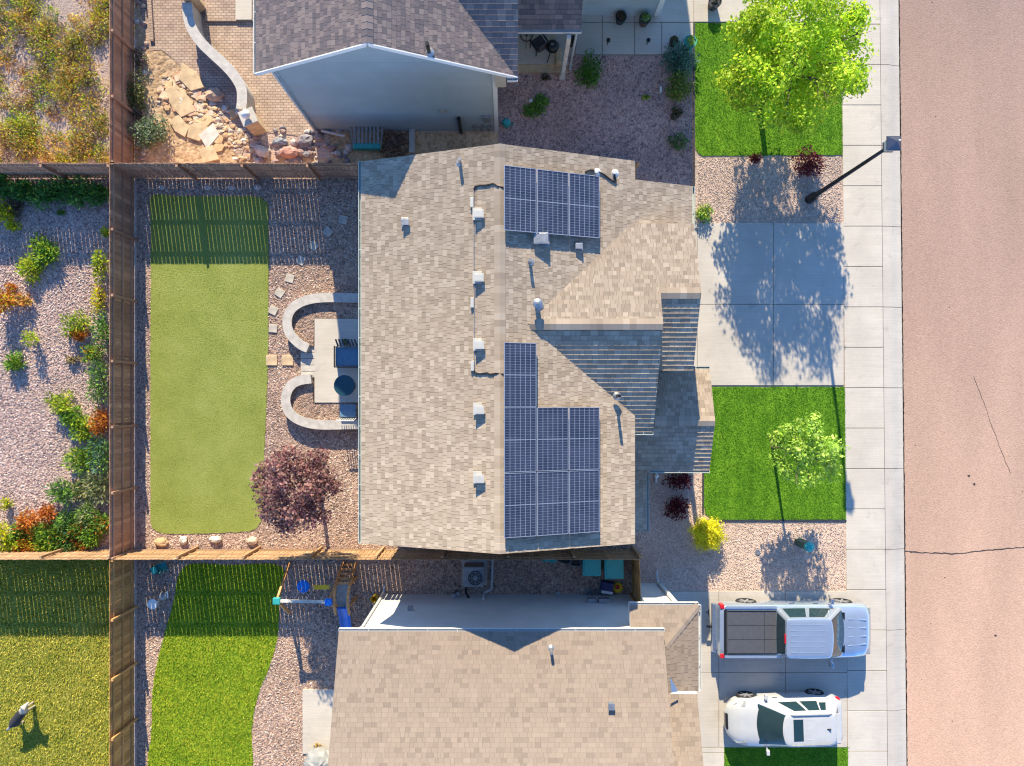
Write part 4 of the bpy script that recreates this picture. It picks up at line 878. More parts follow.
def flag(label,pts,z,mat,group,cat='paving stone',name='flagstone'):
    c=G(sum(p[0] for p in pts)/len(pts),sum(p[1] for p in pts)/len(pts)); m=MB(); FZ[0]+=1; z+=.04*(name=='flagstone')+.004*(FZ[0]%9); m.prism([tuple(G(*p)[:2]) for p in pts],0,z); return tag(m.build(name,M[mat],origin=c,bevel=.01),label,cat,group)
for pts,mt,l in [([(166,90),(178,86),(190,98),(196,112),(182,118),(172,106)],'stone_tan','large tan flagstone nearest the pale olive bush'),([(170,122),(180,116),(190,128),(186,138),(176,132)],'stone_tan','tan flagstone beside the grey green shrub'),([(190,126),(204,122),(212,132),(200,142),(188,138)],'stone_tan','reddish tan flagstone in the middle of the flagstone path'),([(200,136),(214,124),(220,136),(208,150)],'stone_white','grey flagstone beside the rubble bank'),([(183,64),(198,74),(206,88),(192,92),(180,80)],'stone_tan','tan flagstone where the path meets the pavers'),([(200,150),(214,146),(220,160),(204,164)],'stone_tan','tan flagstone close to the fence at the path end')]:
    flag(l,pts,.05,mt,'flagstones in the north yard')
for i,(px,py,rz,l) in enumerate([(343.5,220,.2,'square stepping stone in full shade nearest the house roof'),(328,232,.75,'shaded diamond shaped stepping stone, second from the house roof'),(314,246,.7,'shaded stepping stone where the fence stripes cross it'),(301,260.5,.5,'stepping stone at the edge of the fence shadow'),(290,278.5,.25,'first fully sunlit stepping stone below the fence shadow'),(280,293,.6,'tilted pale stepping stone, second of the sunlit ones'),(273.5,310.5,.45,'pale stepping stone level with the top of the curved wall'),(273.5,328.5,.1,'pale square stepping stone above the two tan slabs')]):
    w=4.1; pts=[(px+w*1.414*math.cos(rz+.785+k*1.571),py+w*1.414*math.sin(rz+.785+k*1.571)) for k in range(4)]
    flag(l,pts,.04,'step_stone','stepping stones across the gravel',name='stepping_stone')
flag('tan square slab beside the turf, left of a pair',[(266.5,355),(277.5,355),(277.5,365.5),(266.5,365.5)],.04,'stone_tan','tan slabs leading to the patio',name='stepping_stone')
flag('tan square slab next to the patio walk, right of a pair',[(282.5,355),(293.5,355),(293.5,365.5),(282.5,365.5)],.04,'stone_tan','tan slabs leading to the patio',name='stepping_stone')
# ---------------------------------------------------------------- low masonry walls
def arcwall(name,label,pts,w,h,mat='wall_block',loc=None):
    pts=[Vector(G(*p)) for p in pts]; P=[]
    for i in range(len(pts)-1):
        p0=pts[max(i-1,0)];p1=pts[i];p2=pts[i+1];p3=pts[min(i+2,len(pts)-1)]
        for k in range(5): t=k/5; P.append(.5*((2*p1)+(p2-p0)*t+(2*p0-5*p1+4*p2-p3)*t*t+(3*p1-p0-3*p2+p3)*t**3))
    P.append(pts[-1]); r=thing(name,label,'wall',P[0])
    def strip(m,w,z0,z1):
        vs=[]
        for i,p in enumerate(P):
            d=(P[min(i+1,len(P)-1)]-P[max(i-1,0)]).normalized(); s=Vector((-d.y,d.x,0))*w/2
            for q in (p+s,p-s):
                vs.append((q.x,q.y,z0)); vs.append((q.x,q.y,z1))
        fs=[]
        for i in range(len(P)-1):
            a=i*4;b=a+4; fs+=[(a+1,a+3,b+3,b+1),(a,a+1,b+1,b),(a+2,b+2,b+3,a+3),(a,b,b+2,a+2)]
        e=(len(P)-1)*4; fs+=[(0,2,3,1),(e,e+1,e+3,e+2)]; m.add(vs,fs)
    m=MB(); strip(m,w*.82,0,h-.06); m.build('wall_base',M['wall_block'],r); m=MB(); strip(m,w,h-.06,h); m.build('coping',M[mat],r)
    return r
arcwall('seat_wall','curved pale seat wall looping above the patio slab',[(392,300),(357,299.5),(330,299),(312,301),(299,306.5),(292,315),(290.5,326),(294,336),(303,345),(311,349)],.36,.45)
arcwall('seat_wall','curved pale seat wall looping below the patio slab',[(314,379),(302,381),(294,386),(289.5,395),(289.5,405),(294,414),(304,420.5),(318,424),(335,424.5),(357,424),(392,424)],.36,.45)
arcwall('retaining_wall','long snaking pale stone wall across the paver patio',[(198,16),(199,30),(203,42),(211,54),(222,65),(233,75),(243,86),(250,98),(251,110),(250,119)],.38,1.0)
for (px,py,lab) in [(199,7,'stone pillar with a round white lamp at the top end of the snaking wall'),(259,129,'stone pillar with a round white lamp at the bottom end of the snaking wall')]:
    p=G(px,py); r=thing('stone_pillar',lab,'pillar',p,group='lamp pillars of the snaking wall'); m=MB(); m.box((p.x,p.y,.6),(.5,.5,1.2),.4); m.build('pillar_base',M['stone_tan'],r,bevel=.02)
    m=MB(); m.box((p.x,p.y,1.24),(.58,.58,.08),.4); m.build('cap',M['wall_block'],r); m=MB(); m.cyl((p.x,p.y,1.28),.04,.12); m.ball((p.x,p.y,1.5),.17,14,8); m.build('globe',M['white'],r,smooth=True)
# ================================================================ things in the yards
def P3(px,py,z=0.0): return G(px,py,z)
# patio furniture
p=P3(349,352,.30); r=thing('slatted_bench','blue slatted patio bench half hidden under the main roof edge','bench',p); m=MB()
for k in range(7): m.box((p.x-.30+k*.12,p.y+.30,0.770),(.06,.30,.03),.35)
m.build('backrest',M['fabric_dark'],r); m=MB(); m.box((p.x+.08,p.y-.22,0.570),(.95,.72,.12)); m.build('cushion',M['cushion_blue'],r,bevel=.03)
for sx in (-1,1):
    for sy in (-1,1): m=MB(); m.box((p.x+.08+sx*.46,p.y-.2+sy*.36,0.430),(.05,.05,.27)); m.build('leg',M['black_metal'],r)
m=MB()
for q in ((-.42,-.22,.04,.82),(.58,-.22,.04,.82),(.08,-.62,1.0,.04)): m.box((p.x+q[0],p.y+q[1],0.670),(q[2],q[3],.05))
m.build('frame',M['black_metal'],r)
p=P3(350,386,.30); r=thing('patio_table','round dark teal patio table half hidden under the main roof edge','table',p); m=MB(); m.cyl((p.x,p.y,0.990),.40,.04,32); m.build('tabletop',M['table_top'],r,bevel=.01)
m=MB(); m.cyl((p.x,p.y,0.320),.05,.68); m.build('pedestal',M['black_metal'],r); m=MB(); m.cyl((p.x,p.y,0.300),.28,.03,20); m.build('base',M['black_metal'],r)
p=P3(351,411,.34); r=thing('patio_chair','white patio chair with pale blue seat below the patio slab','chair',p); m=MB(); m.box((p.x,p.y+.02,0.570),(.62,.50,.06)); m.build('seat',M['cushion_blue'],r,bevel=.02)
m=MB(); m.bar((p.x-.32,p.y-.34,1.070),(p.x+.34,p.y-.34,1.070),.05,.05)
for k in range(8): m.bar((p.x-.3+k*.09,p.y-.33,1.070),(p.x-.3+k*.09,p.y-.27,0.600),.03,.02)
m.build('backrest',M['metal_white'],r)
for sx in (-1,1):
    for sy in (-1,1): m=MB(); m.box((p.x+sx*.28,p.y+sy*.22,0.350),(.04,.04,.4)); m.build('leg',M['metal_white'],r)
p=P3(348,343,.30); r=thing('planter','small dark planter at the patio edge above the slatted bench','planter',p); m=MB(); m.lathe((p.x,p.y,0.300),[(.09,0),(.13,.25),(.12,.25)],12); m.build('pot',M['dark_plastic'],r); m=MB(); leaves(m,(p.x,p.y,0.650),.13,60,.08,GRN); m.build('foliage',M['leaf'],r)
# play set
p=P3(312,590); r=thing('swing_set','wooden children swing and slide set with blue and yellow seats','swing set',p)
B0=P3(291.5,588,1.85); B1=P3(340,589,1.85)
m=MB(); m.bar(B0,B1,.09,.12); m.build('beam',M['stone_white'],r)
for e,(ya,yb) in ((B0,(563,613)),(B1,(566,612))):
    for yy in (ya,yb):
        m=MB(); f=P3((e.x*SC+506)-(2 if e is B0 else -2),yy); m.bar(f,e,.08,.11); m.build('leg',M['wood_play'],r)
    m=MB(); m.box((e.x,e.y,1.87),(.26,.24,.17)); m.build('beam_bracket',M['blue_plastic'] if e is B1 else M['teal_plastic'],r,bevel=.02)
d=P3(306.5,583.5,.45); m=MB(); m.lathe((d.x,d.y,.43),[(.02,0),(.24,.0),(.25,.03),(.23,.05),(.02,.05)],20); s=m.build('disc_swing',M['blue_plastic'],r)
m=MB(); m.tube([(d.x,d.y,.45),(d.x,B0.y,1.8)],.012,6); m.build('rope',M['white'],s)
d=P3(325,583.5,.55); m=MB()
for k in range(9): t=k/8; q=Vector((d.x-.27+t*.54,d.y-.02*math.sin(t*3.14),.55-.06*math.sin(t*3.14))); m.box(q,(.07,.17,.035))
s=m.build('swing_seat',M['yellow_plastic'],r)
m=MB(); m.tube([(d.x-.27,d.y,.56),(d.x-.27,B0.y,1.8)],.012,6); m.tube([(d.x+.27,d.y,.56),(d.x+.27,B0.y,1.8)],.012,6); m.build('rope',M['white'],s)
pa,pb=P3(343.5,575),P3(356.5,598)
m=MB(); m.box(((pa.x+pb.x)/2,(pa.y+pb.y)/2,1.15),(pb.x-pa.x,pa.y-pb.y,.05)); m.build('platform',M['grey_plastic'],r)
for x in (pa.x,pb.x):
    m=MB(); m.bar((x,pa.y+.5,.0),(x,pa.y-.1,1.35),.07,.10); m.build('ladder_side',M['wood_play'],r)
    m=MB(); m.tube([(x,pa.y-.15,1.4),(x,pa.y-.4,1.62),(x,pb.y+.1,1.6),(x,pb.y-.25,1.35)],.055,8); m.build('handrail',M['wood_play'],r)
    for y in (pa.y-.06,pb.y+.05): m=MB(); m.box((x,y,.62),(.09,.09,1.24)); m.build('post',M['wood_play'],r)
for k in range(5):
    t=(k+.6)/5.2; m=MB(); y=pa.y+.5-.6*t; m.bar((pa.x,y,1.35*t),(pb.x,y,1.35*t),.09,.035); m.build('rung',M['wood_play'],r)
m=MB(); n=14; w=(pb.x-pa.x)*.82; cx=(pa.x+pb.x)/2; vs=[]
for i in range(n+1):
    t=i/n; y=pb.y-.0-1.75*t; z=1.17*(1-t)**1.15*(1-.1*math.sin(t*6))+.10
    for u,dz in ((-.5,.16),(-.46,.0),(.46,.0),(.5,.16)): vs.append((cx+u*w,y,z+dz))
fs=[]
for i in range(n):
    for k in range(3): fs.append((i*4+k,i*4+k+1,i*4+k+5,i*4+k+4))
m.add(vs,fs); o=m.build('slide',M['blue_plastic'],r,smooth=True); so=o.modifiers.new('thick','SOLIDIFY'); so.thickness=.025
# heat pump, bins and clutter of the side yard
p=P3(474.5,572); r=thing('air_conditioner','square grey air conditioner unit with a round fan between the houses','air conditioner',p)
m=MB(); m.box((p.x,p.y,.45),(.78,.78,.78)); m.build('cabinet',M['grey_plastic'],r,bevel=.04)
m=MB(); m.cyl((p.x+.07,p.y-.03,.842),.29,.012,28); m.build('fan_opening',M['black_metal'],r)
m=MB(); 
for rr in (.10,.16,.22,.28): m.ring((p.x+.07,p.y-.03,.862),rr,rr+.012,.012,28)
for k in range(8): a=k*.785; m.bar((p.x+.07,p.y-.03,.868),(p.x+.07+.29*math.cos(a),p.y-.03+.29*math.sin(a),.868),.012,.012)
m.cyl((p.x+.07,p.y-.03,.86),.07,.03,16); m.build('fan_grille',M['metal_grey'],r)
m=MB(); m.box((p.x,p.y,.03),(1.0,1.0,.06)); m.build('pad',M['concrete'],r); m=MB(); m.tube([(p.x-.3,p.y-.42,.4),(p.x-.32,p.y-.7,.35),(p.x-.2,p.y-.85,.6)],.04,8); m.build('refrigerant_line',M['black_metal'],r)
def bin_(label,px,py,sx,sy,rz):
    p=P3(px,py); r=thing('trash_bin',label,'bin',p,rz,'teal wheeled bins',local=True); w,d=sx/SC,sy/SC
    m=MB(); m.box((0,0,.53),(w*.80,d*.80,.86),0,None,1.12); m.build('bin_body',M['teal_plastic'],r,bevel=.03)
    m=MB(); m.box((0,0,1.0),(w,d,.06)); m.box((0,0,1.045),(w*.82,d*.8,.03)); m.build('lid',M['teal_plastic'],r,bevel=.025)
    m=MB(); m.tube([(-w*.4,d*.52,.96),(w*.4,d*.52,.96)],.02,8); m.build('handle',M['dark_plastic'],r)
    for s in (-1,1): 
        m=MB(); m.tube([(s*w*.40,d*.36,.12),(s*w*.50,d*.36,.12)],.12,14); m.build('wheel',M['rubber'],r)
bin_('teal wheeled bin in the side yard, left one beside the crate',588.8,560.5,17.5,19,0)
bin_('teal wheeled bin in the side yard, right one beside the short fence',610.3,562,18.5,21.5,.02)
p=P3(575,559.5); r=thing('wire_crate','small pale square crate left of the teal bins','crate',p); m=MB()
for sx in (-1,1): m.box((p.x+sx*.19,p.y,.18),(.03,.40,.36)); m.box((p.x,p.y+sx*.19,.18),(.35,.03,.36))
m.build('frame',M['grey_plastic'],r); m=MB(); m.box((p.x,p.y,.10),(.34,.34,.2)); m.build('contents',M['terracotta'],r)
p=P3(552,557); m=MB(); m.lathe((p.x,p.y,0),[(.14,0),(.17,.30),(.18,.32),(.15,.32)],14); m.box((p.x-.2,p.y,.15),(.34,.26,.26)); tag(m.build('watering_can',M['teal_plastic'],origin=p,bevel=.02),'green plastic watering can against the shaded fence','watering can')
p=P3(564,560); m=MB(); m.tube([(p.x-.3,p.y+.1,.05),(p.x-.1,p.y,.12),(p.x+.1,p.y-.08,.06),(p.x+.25,p.y,.1)],.06,8); tag(m.build('garden_tool',M['dark_plastic'],origin=p),'dark bundled tool lying between the watering can and the crate','tool')
p=P3(606,586); r=thing('storage_tote','navy box with a white lid by the pale wall below the bins','box',p,-.15,local=True); m=MB(); m.box((0,.06,.2),(.46,.34,.4)); m.build('tote_body',M['navy'],r,bevel=.02); m=MB(); m.box((0,-.14,.43),(.44,.10,.05)); m.build('lid',M['white'],r)
p=P3(617,586.5); r=thing('toy','round yellow toy with a red middle beside the navy box','toy',p); m=MB(); m.lathe((p.x,p.y,0),[(.14,0),(.20,.12),(.19,.22),(.10,.28)],14); m.build('toy_body',M['yellow_plastic'],r); m=MB(); m.ball((p.x-.03,p.y+.05,.3),(.09,.09,.06),12,6); m.build('knob',M['red_light'],r)
for px,l in ((589,'grey bucket against the pale wall, left of two'),(598.5,'grey bucket against the pale wall, right of two')):
    p=P3(px,591.3); r=thing('bucket',l,'bucket',p,group='grey buckets at the wall'); m=MB(); m.lathe((p.x,p.y,0),[(.12,0),(.16,.34),(.145,.34),(.11,.04)],16); m.build('bucket_body',M['grey_plastic'],r); m=MB(); m.tube([(p.x-.16,p.y,.33),(p.x-.1,p.y+.1,.36),(p.x+.1,p.y+.1,.36),(p.x+.16,p.y,.33)],.008,6); m.build('handle',M['metal_grey'],r)
p=P3(376,596); m=MB(); m.lathe((p.x,p.y,0),[(.10,0),(.13,.5),(.12,.5),(.09,.05)],14); tag(m.build('toy_bucket',M['yellow_plastic'],origin=p),'yellow plastic bucket beside the downspout at the pale wall corner','bucket')
m=MB(); m.tube([G(493,545,.06),G(492,575,.06),G(491.5,588,.06),G(488,590.5,.08),G(484,592,.2),G(484,593,.9)],.05,8); tag(m.build('drain_pipe',M['metal_white'],origin=G(492,575)),'white drain pipe lying across the gravel beside the air conditioner','pipe')
# hose reel and bird bath by the southwest fence
p=P3(163,566.5); r=thing('wheelbarrow','small teal cart with a green tray by the corner of the fences','cart',p,.35,local=True)
m=MB(); m.add([(-.26,-.16,.32),(.30,-.20,.30),(.30,.20,.30),(-.26,.16,.32),(-.18,-.1,.12),(.2,-.12,.10),(.2,.12,.10),(-.18,.1,.12)],[(7,6,5,4),(0,4,5,1),(1,5,6,2),(2,6,7,3),(3,7,4,0)]); m.build('tray',M['teal_plastic'],r)
m=MB(); m.tube([(-.33,-.05,.14),(-.33,.05,.14)],.14,16); m.build('wheel',M['rubber'],r); m=MB(); m.tube([(-.33,.08,.14),(.3,.17,.28),(.75,.2,.5)],.016,6); m.tube([(-.33,-.08,.14),(.3,-.17,.28),(.75,-.2,.5)],.016,6); m.build('handle',M['metal_grey'],r)
m=MB(); m.box((-.2,0,.36),(.22,.26,.06)); m.build('lid',M['teal_plastic'],r,bevel=.01)
p=P3(166,594); r=thing('bird_bath','grey pedestal leaning beside a round white basin in the play yard shade','bird bath',p); q=P3(159.5,600); m=MB(); m.lathe((q.x,q.y,.55),[(.04,-.5),(.05,-.05),(.18,.0),(.20,.05),(.17,.06)],20); m.build('basin',M['white'],r)
m=MB(); m.ball((p.x,p.y,.25),(.20,.17,.25),12,8); m.build('pot',M['grey_plastic'],r); m=MB(); m.tube([(p.x+.1,p.y+.1,.3),(p.x+.24,p.y+.22,.42),(p.x+.2,p.y-.05,.3)],.03,6); m.build('spout',M['white'],r)
p=P3(322,748); r=thing('patio_umbrella','grey cloth covered patio furniture at the bottom edge beside the pale slab','patio furniture',p); m=MB(); pp=[]
m.ball((p.x,p.y-.4,.35),(.62,.55,.45),16,8,None,.10); m.build('cover',M['grey_plastic'],r); m=MB(); leaves(m,(p.x-.1,p.y+.15,.12),(.25,.12,.12),60,.08,DRY); m.build('dead_leaves',M['leaf'],r)
# north side: bench, wood, pots
p=P3(368.5,141); r=thing('garden_bench','grey slatted bench with a teal cloth against the tall gable wall','bench',p)
m=MB()
for k in range(7): m.box((p.x-.45+k*.15,p.y+.12,.45),(.085,.72,.03))
m.build('seat',M['grey_plastic'],r); m=MB(); m.box((p.x,p.y-.34,.30),(1.05,.22,.34)); m.build('cloth',M['teal_plastic'],r,bevel=.05)
m=MB()
for sx in (-1,1): m.bar((p.x+sx*.62,p.y+.38,.4),(p.x+sx*.52,p.y-.4,.3),.05,.06)
m.bar((p.x-.75,p.y+.42,.42),(p.x+.8,p.y+.42,.42),.05,.06); m.build('frame',M['grey_plastic'],r)
p=P3(395,146); m=MB()
for _ in range(160): q=(p.x+random.uniform(-.4,.42),p.y+random.uniform(-.45,.45),random.uniform(.02,.18)); a=random.uniform(0,6.28); m.bar(q,(q[0]+.2*math.cos(a),q[1]+.2*math.sin(a),q[2]+.02),.04,.03,random.choice([(.22,.12,.07),(.16,.09,.06),(.28,.18,.12)]))
tag(m.build('wood_chips',M['rock'],origin=p),'brown heap of wood scraps right of the slatted bench','wood pile')
p=P3(412.5,142); m=MB(); m.box((p.x,p.y,.10),(.22,.95,.18)); tag(m.build('splash_block',M['concrete'],origin=p,bevel=.01),'pale concrete block standing right of the wood scraps','block')
p=P3(482,133); m=MB(); 
for k in range(3): m.tube([(p.x-.3+k*.28,p.y+.05,.05),(p.x-.25+k*.28,p.y+.05,.7),(p.x-.2+k*.28,p.y+.05,.7)],.03,6)
m.bar((p.x-.35,p.y+.05,.5),(p.x+.4,p.y+.05,.5),.05,.05); tag(m.build('gas_meter',M['metal_grey'],origin=p),'grey gas meter pipes at the right end of the gable wall','gas meter')
def pot(label,px,py,r0,h,mat,cols,n=120):
    p=P3(px,py,.046); r=thing('flower_pot',label,'flower pot',p,group='flower pots along the north walk'); m=MB(); m.lathe((p.x,p.y,.04),[(r0*.7,0),(r0,h),(r0*.9,h),(r0*.85,h-.05)],18); m.build('pot',M[mat],r)
    m=MB(); leaves(m,(p.x,p.y,h+.1),(r0*.9,r0*.9,.15),n,.08,cols); m.build('foliage',M['leaf'],r)
pot('dark round pot with reddish plant against the north garage wall',619.5,22,.22,.38,'dark_plastic',[(.10,.07,.03),(.16,.07,.05),(.06,.09,.03)])
pot('dark round pot with green and white plant near the garage corner',643,24,.23,.40,'terracotta',GRN+[(.35,.4,.3)],160)
pot('brown pot with rusty plant left of the teal pot',672,45,.18,.32,'terracotta',[(.16,.10,.05),(.10,.12,.04)])
pot('teal pot with yellow green plant at the corner of the walk',687.5,47,.25,.42,'teal_plastic',YG+[(.25,.2,.05)])
pot('large black pot by the north driveway at the top edge',712,7,.26,.4,'dark_plastic',[(.04,.05,.03),(.05,.03,.03)],60)
pot('black pot at the corner of the north porch roof',571,45,.16,.4,'dark_plastic',[(.03,.04,.02)],40)
for px,l in ((607,'black solar path light on the left slab of the north walk'),(646.5,'black solar path light on the right slab of the north walk')):
    p=P3(px,45,.046); r=thing('path_light',l,'path light',p,group='path lights on the north walk'); m=MB(); m.cyl((p.x,p.y,.04),.02,.34,8); m.build('stake',M['black_metal'],r); m=MB(); m.cyl((p.x,p.y,.36),.08,.06,14); m.build('lamp_head',M['black_metal'],r)
p=P3(538,51,.2); r=thing('porch_chair','dark mesh armchair turned on the north porch','chair',p,.6,local=True); m=MB(); m.box((0,0,.42),(.50,.46,.05)); m.build('seat',M['fabric_dark'],r); m=MB(); m.bar((-.24,-.26,.45),(-.24,-.40,.95),.03,.03); m.bar((.24,-.26,.45),(.24,-.40,.95),.03,.03); m.box((0,-.33,.72),(.48,.04,.42)); m.build('backrest',M['fabric_dark'],r)
for sx in (-1,1):
    m=MB(); m.bar((sx*.27,-.25,.62),(sx*.27,.22,.62),.05,.03); m.build('armrest',M['black_metal'],r)
    for sy in (-1,1): m=MB(); m.box((sx*.24,sy*.2,.21),(.03,.03,.42)); m.build('leg',M['black_metal'],r)
p=P3(551,58,.2); r=thing('kettle_grill','round black kettle grill next to the porch chair','grill',p); m=MB(); m.ball((p.x,p.y,.95),(.25,.25,.2),18,10); m.build('bowl',M['black_metal'],r,smooth=True); m=MB(); m.box((p.x-.02,p.y-.01,1.16),(.12,.05,.05)); m.build('handle',M['metal_grey'],r)
for k in range(3): a=k*2.09; m=MB(); m.bar((p.x+.3*math.cos(a),p.y+.3*math.sin(a),.2),(p.x+.1*math.cos(a),p.y+.1*math.sin(a),.9),.03,.03); m.build('leg',M['black_metal'],r)
m=MB(); m.box((p.x+.02,p.y+.42,.8),(.3,.22,.03)); m.build('side_shelf',M['stone_tan'],r)
p=P3(526,44,.2); r=thing('bistro_table','small thin legged round table left of the porch chair','table',p); m=MB(); m.ring((p.x,p.y,.68),.20,.25,.02,24); m.cyl((p.x,p.y,.675),.05,.02,12); m.build('tabletop',M['terracotta'],r)
for k in range(3): a=k*2.09+.5; m=MB(); m.bar((p.x+.28*math.cos(a),p.y+.28*math.sin(a),.2),(p.x+.1*math.cos(a),p.y+.1*math.sin(a),.68),.02,.02); m.build('leg',M['black_metal'],r)
p=P3(558,62,.2); m=MB(); m.box((p.x,p.y,.36),(.24,.62,.30)); m.box((p.x,p.y+.2,.54),(.20,.20,.06)); m.box((p.x,p.y-.2,.54),(.20,.20,.06)); tag(m.build('cooler',M['stone_tan'],origin=p,bevel=.02),'narrow tan storage chest between the grill and the porch post','chest')
p=P3(660,91,.012); m=MB(); m.box((p.x,p.y,.1),(.06,.20,.18)); tag(m.build('garden_marker',M['white'],origin=p),'small white marker beside the olive shrub','marker')
p=P3(506.5,125,.012); m=MB(); m.lathe((p.x,p.y,0),[(.13,0),(.16,.25),(.10,.32),(.06,.33)],14); m.tube([(p.x+.12,p.y-.02,.1),(p.x+.3,p.y-.12,.32)],.025,6); m.tube([(p.x-.1,p.y,.3),(p.x-.22,p.y+.03,.25),(p.x-.15,p.y,.1)],.015,6); tag(m.build('watering_can',M['teal_plastic'],origin=p),'teal watering can in the shade at the right corner of the gable wall','watering can')
p=P3(531,102,.012); m=MB(); m.ball((p.x,p.y,.09),(.10,.10,.09),10,6); tag(m.build('garden_stone',M['white'],origin=p),'small white ball resting in the low creeping plant','ornament')
# front yard
p=P3(798,541.5); r=thing('utility_pedestal','green utility pedestal with a teal cap in the gravel below the front lawn','utility box',p,.0); m=MB(); m.box((p.x,p.y,.52),(.26,.26,1.04),.2); m.build('pedestal_body',M['utilgreen'] if 'utilgreen' in M else M['teal_plastic'],r,bevel=.02); m=MB(); m.lathe((p.x,p.y,1.04),[(.19,0),(.19,.08),(.10,.14)],14); m.build('cap',M['teal_plastic'],r)
p=P3(655,475); r=thing('globe_lamp','small round white lamp in the gravel beside the porch downspout','lamp',p); m=MB(); m.cyl((p.x,p.y,0),.03,.25,8); m.build('stake',M['black_metal'],r); m=MB(); m.ball((p.x,p.y,.32),.09,14,8); m.build('globe',M['white'],r,smooth=True)
p=P3(757.5,552,.02); m=MB(); m.ring((p.x,p.y,.012),.06,.10,.03,18); m.cyl((p.x,p.y,.012),.055,.02,14); tag(m.build('water_valve_lid',M['metal_grey'],origin=p),'small round grey valve lid in the gravel right of the yellow shrub','lid')
p=P3(809,199.5); r=thing('street_lamp','tall black street lamp beside the sidewalk','street lamp',p); x,y=p.x,p.y
m=MB(); m.lathe((x,y,0),[(.17,0),(.17,.5),(.10,.62),(.085,1.2),(.068,3.5),(.055,6.0)],16); m.build('pole',M['black_metal'],r,smooth=True)
m=MB(); m.box((x,y,6.02),(.30,.30,.06)); m.build('base_plate',M['black_metal'],r); m=MB(); m.box((x,y,6.22),(.28,.28,.34),0,None,1.22); m.build('lantern_glass',M['lampglass'],r)
m=MB(); m.add([(x-.21,y-.21,6.39),(x+.21,y-.21,6.39),(x+.21,y+.21,6.39),(x-.21,y+.21,6.39),(x,y,6.60)],[(3,2,1,0),(0,1,4),(1,2,4),(2,3,4),(3,0,4)]); m.box((x,y,6.38),(.44,.44,.03)); m.build('lantern_roof',M['lantern'],r)
m=MB(); m.cyl((x+.07,y+.03,6.55),.03,.06,10); m.build('photocell',M['metal_white'],r)
# ================================================================ vehicles
def paint(name,col,metal=.0,rough=.22):
    m,N,L,B=newmat(name); B.inputs['Base Color'].default_value=(*col,1); B.inputs['Metallic'].default_value=metal; B.inputs['Roughness'].default_value=rough; B.inputs['Coat Weight'].default_value=.8; B.inputs['Coat Roughness'].default_value=.04
    nz=N.new('ShaderNodeTexNoise'); nz.inputs['Scale'].default_value=3; tc=N.new('ShaderNodeTexCoord'); L.new(tc.outputs['Object'],nz.inputs['Vector'])
    r=ramp(N,[(.3,tuple(c*.96 for c in col)),(.7,tuple(min(1,c*1.03) for c in col))]); L.new(nz.outputs['Fac'],r.inputs['Fac']); L.new(r.outputs['Color'],B.inputs['Base Color'])
    return m
M['paint_silver']=paint('paint_silver_blue',(.44,.51,.60),.55,.18); M['paint_white']=paint('paint_white',(.50,.50,.49))
M['alloy']=plain('alloy',(.30,.30,.31),.35,.3,vary=.02); M['glass']=plain('car_glass',(.016,.040,.048),.04,spec=.8,vary=.02); M['chrome']=plain('chrome',(.6,.6,.6),.15,.9,vary=.02); M['tonneau']=plain('tonneau_vinyl',(.078,.080,.090),.6,vary=.05)
M['headlight']=plain('headlight_lens',(.30,.30,.28),.08,spec=.8,vary=.02)
def body(root, st, wheels, mat, wr=.37):
    """loft through stations (x, half width, bottom, shoulder, deck); wheel arches are cut into its lower edge"""
    xs=[s[0] for s in st]; X=[xs[0]]
    while X[-1]<xs[-1]-.05: X.append(X[-1]+.06)
    X.append(xs[-1]); rings=[]
    for x in X:
        f=[float(np.interp(x,xs,[s[k] for s in st])) for k in range(1,5)]; w,zb,zs,zt=f; arch=0
        for xw in wheels:
            dx=abs(x-xw)
            if dx<wr+.06: arch=max(arch,math.sqrt((wr+.06)**2-dx*dx)+wr)
        half=[(0,zb),(w*.80,zb),(w*.97,max(zb+.06,arch)),(w,max(zb+(zs-zb)*.5,arch)),(w*.995,max(zs-.14,arch+.01)),(w*.965,max(zs-.04,arch+.02)),(w*.91,zs),(w*.62,zt-.008),(w*.3,zt),(0,zt)]
        half[1]=(w*.72 if arch else w*.80, zb)
        rings.append([(x,y,z) for y,z in half]+[(x,-y,z) for y,z in reversed(half[1:-1])])
    m=MB(); n=len(rings[0]); vs=[p for r in rings for p in r]; fs=[(i*n+k,i*n+(k+1)%n,(i+1)*n+(k+1)%n,(i+1)*n+k) for i in range(len(rings)-1) for k in range(n)]
    fs+=[tuple(reversed(range(n))),tuple(range((len(rings)-1)*n,len(rings)*n))]; m.add(vs,fs)
    o=m.build('body',mat,root,smooth=True); e=o.modifiers.new('es','EDGE_SPLIT'); e.split_angle=R(50); return o
def wheel(root,x,y,rr,wd):
    s=1 if y>0 else -1; m=MB(); prof=[(rr*.76,-wd/2),(rr*.93,-wd/2),(rr,-wd*.36),(rr,wd*.36),(rr*.93,wd/2),(rr*.76,wd/2)]; n=26; vs=[]
    for r_,h in prof:
        for k in range(n): t=6.2832*k/n; vs.append((x+r_*math.cos(t),y+h,rr+r_*math.sin(t)))
    fs=[(q*n+k,q*n+(k+1)%n,((q+1)%6)*n+(k+1)%n,((q+1)%6)*n+k) for q in range(6) for k in range(n)]; m.add(vs,fs); o=m.build('wheel',M['rubber'],root)
    m=MB(); yo=y+s*(wd/2-.025)
    m.add([(x+rr*.77*math.cos(6.2832*k/n),yo-s*.05,rr+rr*.77*math.sin(6.2832*k/n)) for k in range(n)],[tuple(range(n))])
    for k in range(6): t=6.2832*k/6; m.bar((x,yo,rr),(x+rr*.75*math.cos(t),yo,rr+rr*.75*math.sin(t)),.07,.03,up=(0,1,0))
    m.add([(x+.07*math.cos(k),yo+s*.02,rr+.07*math.sin(k)) for k in range(6)],[tuple(range(6))]); m.build('rim',M['alloy'],o)
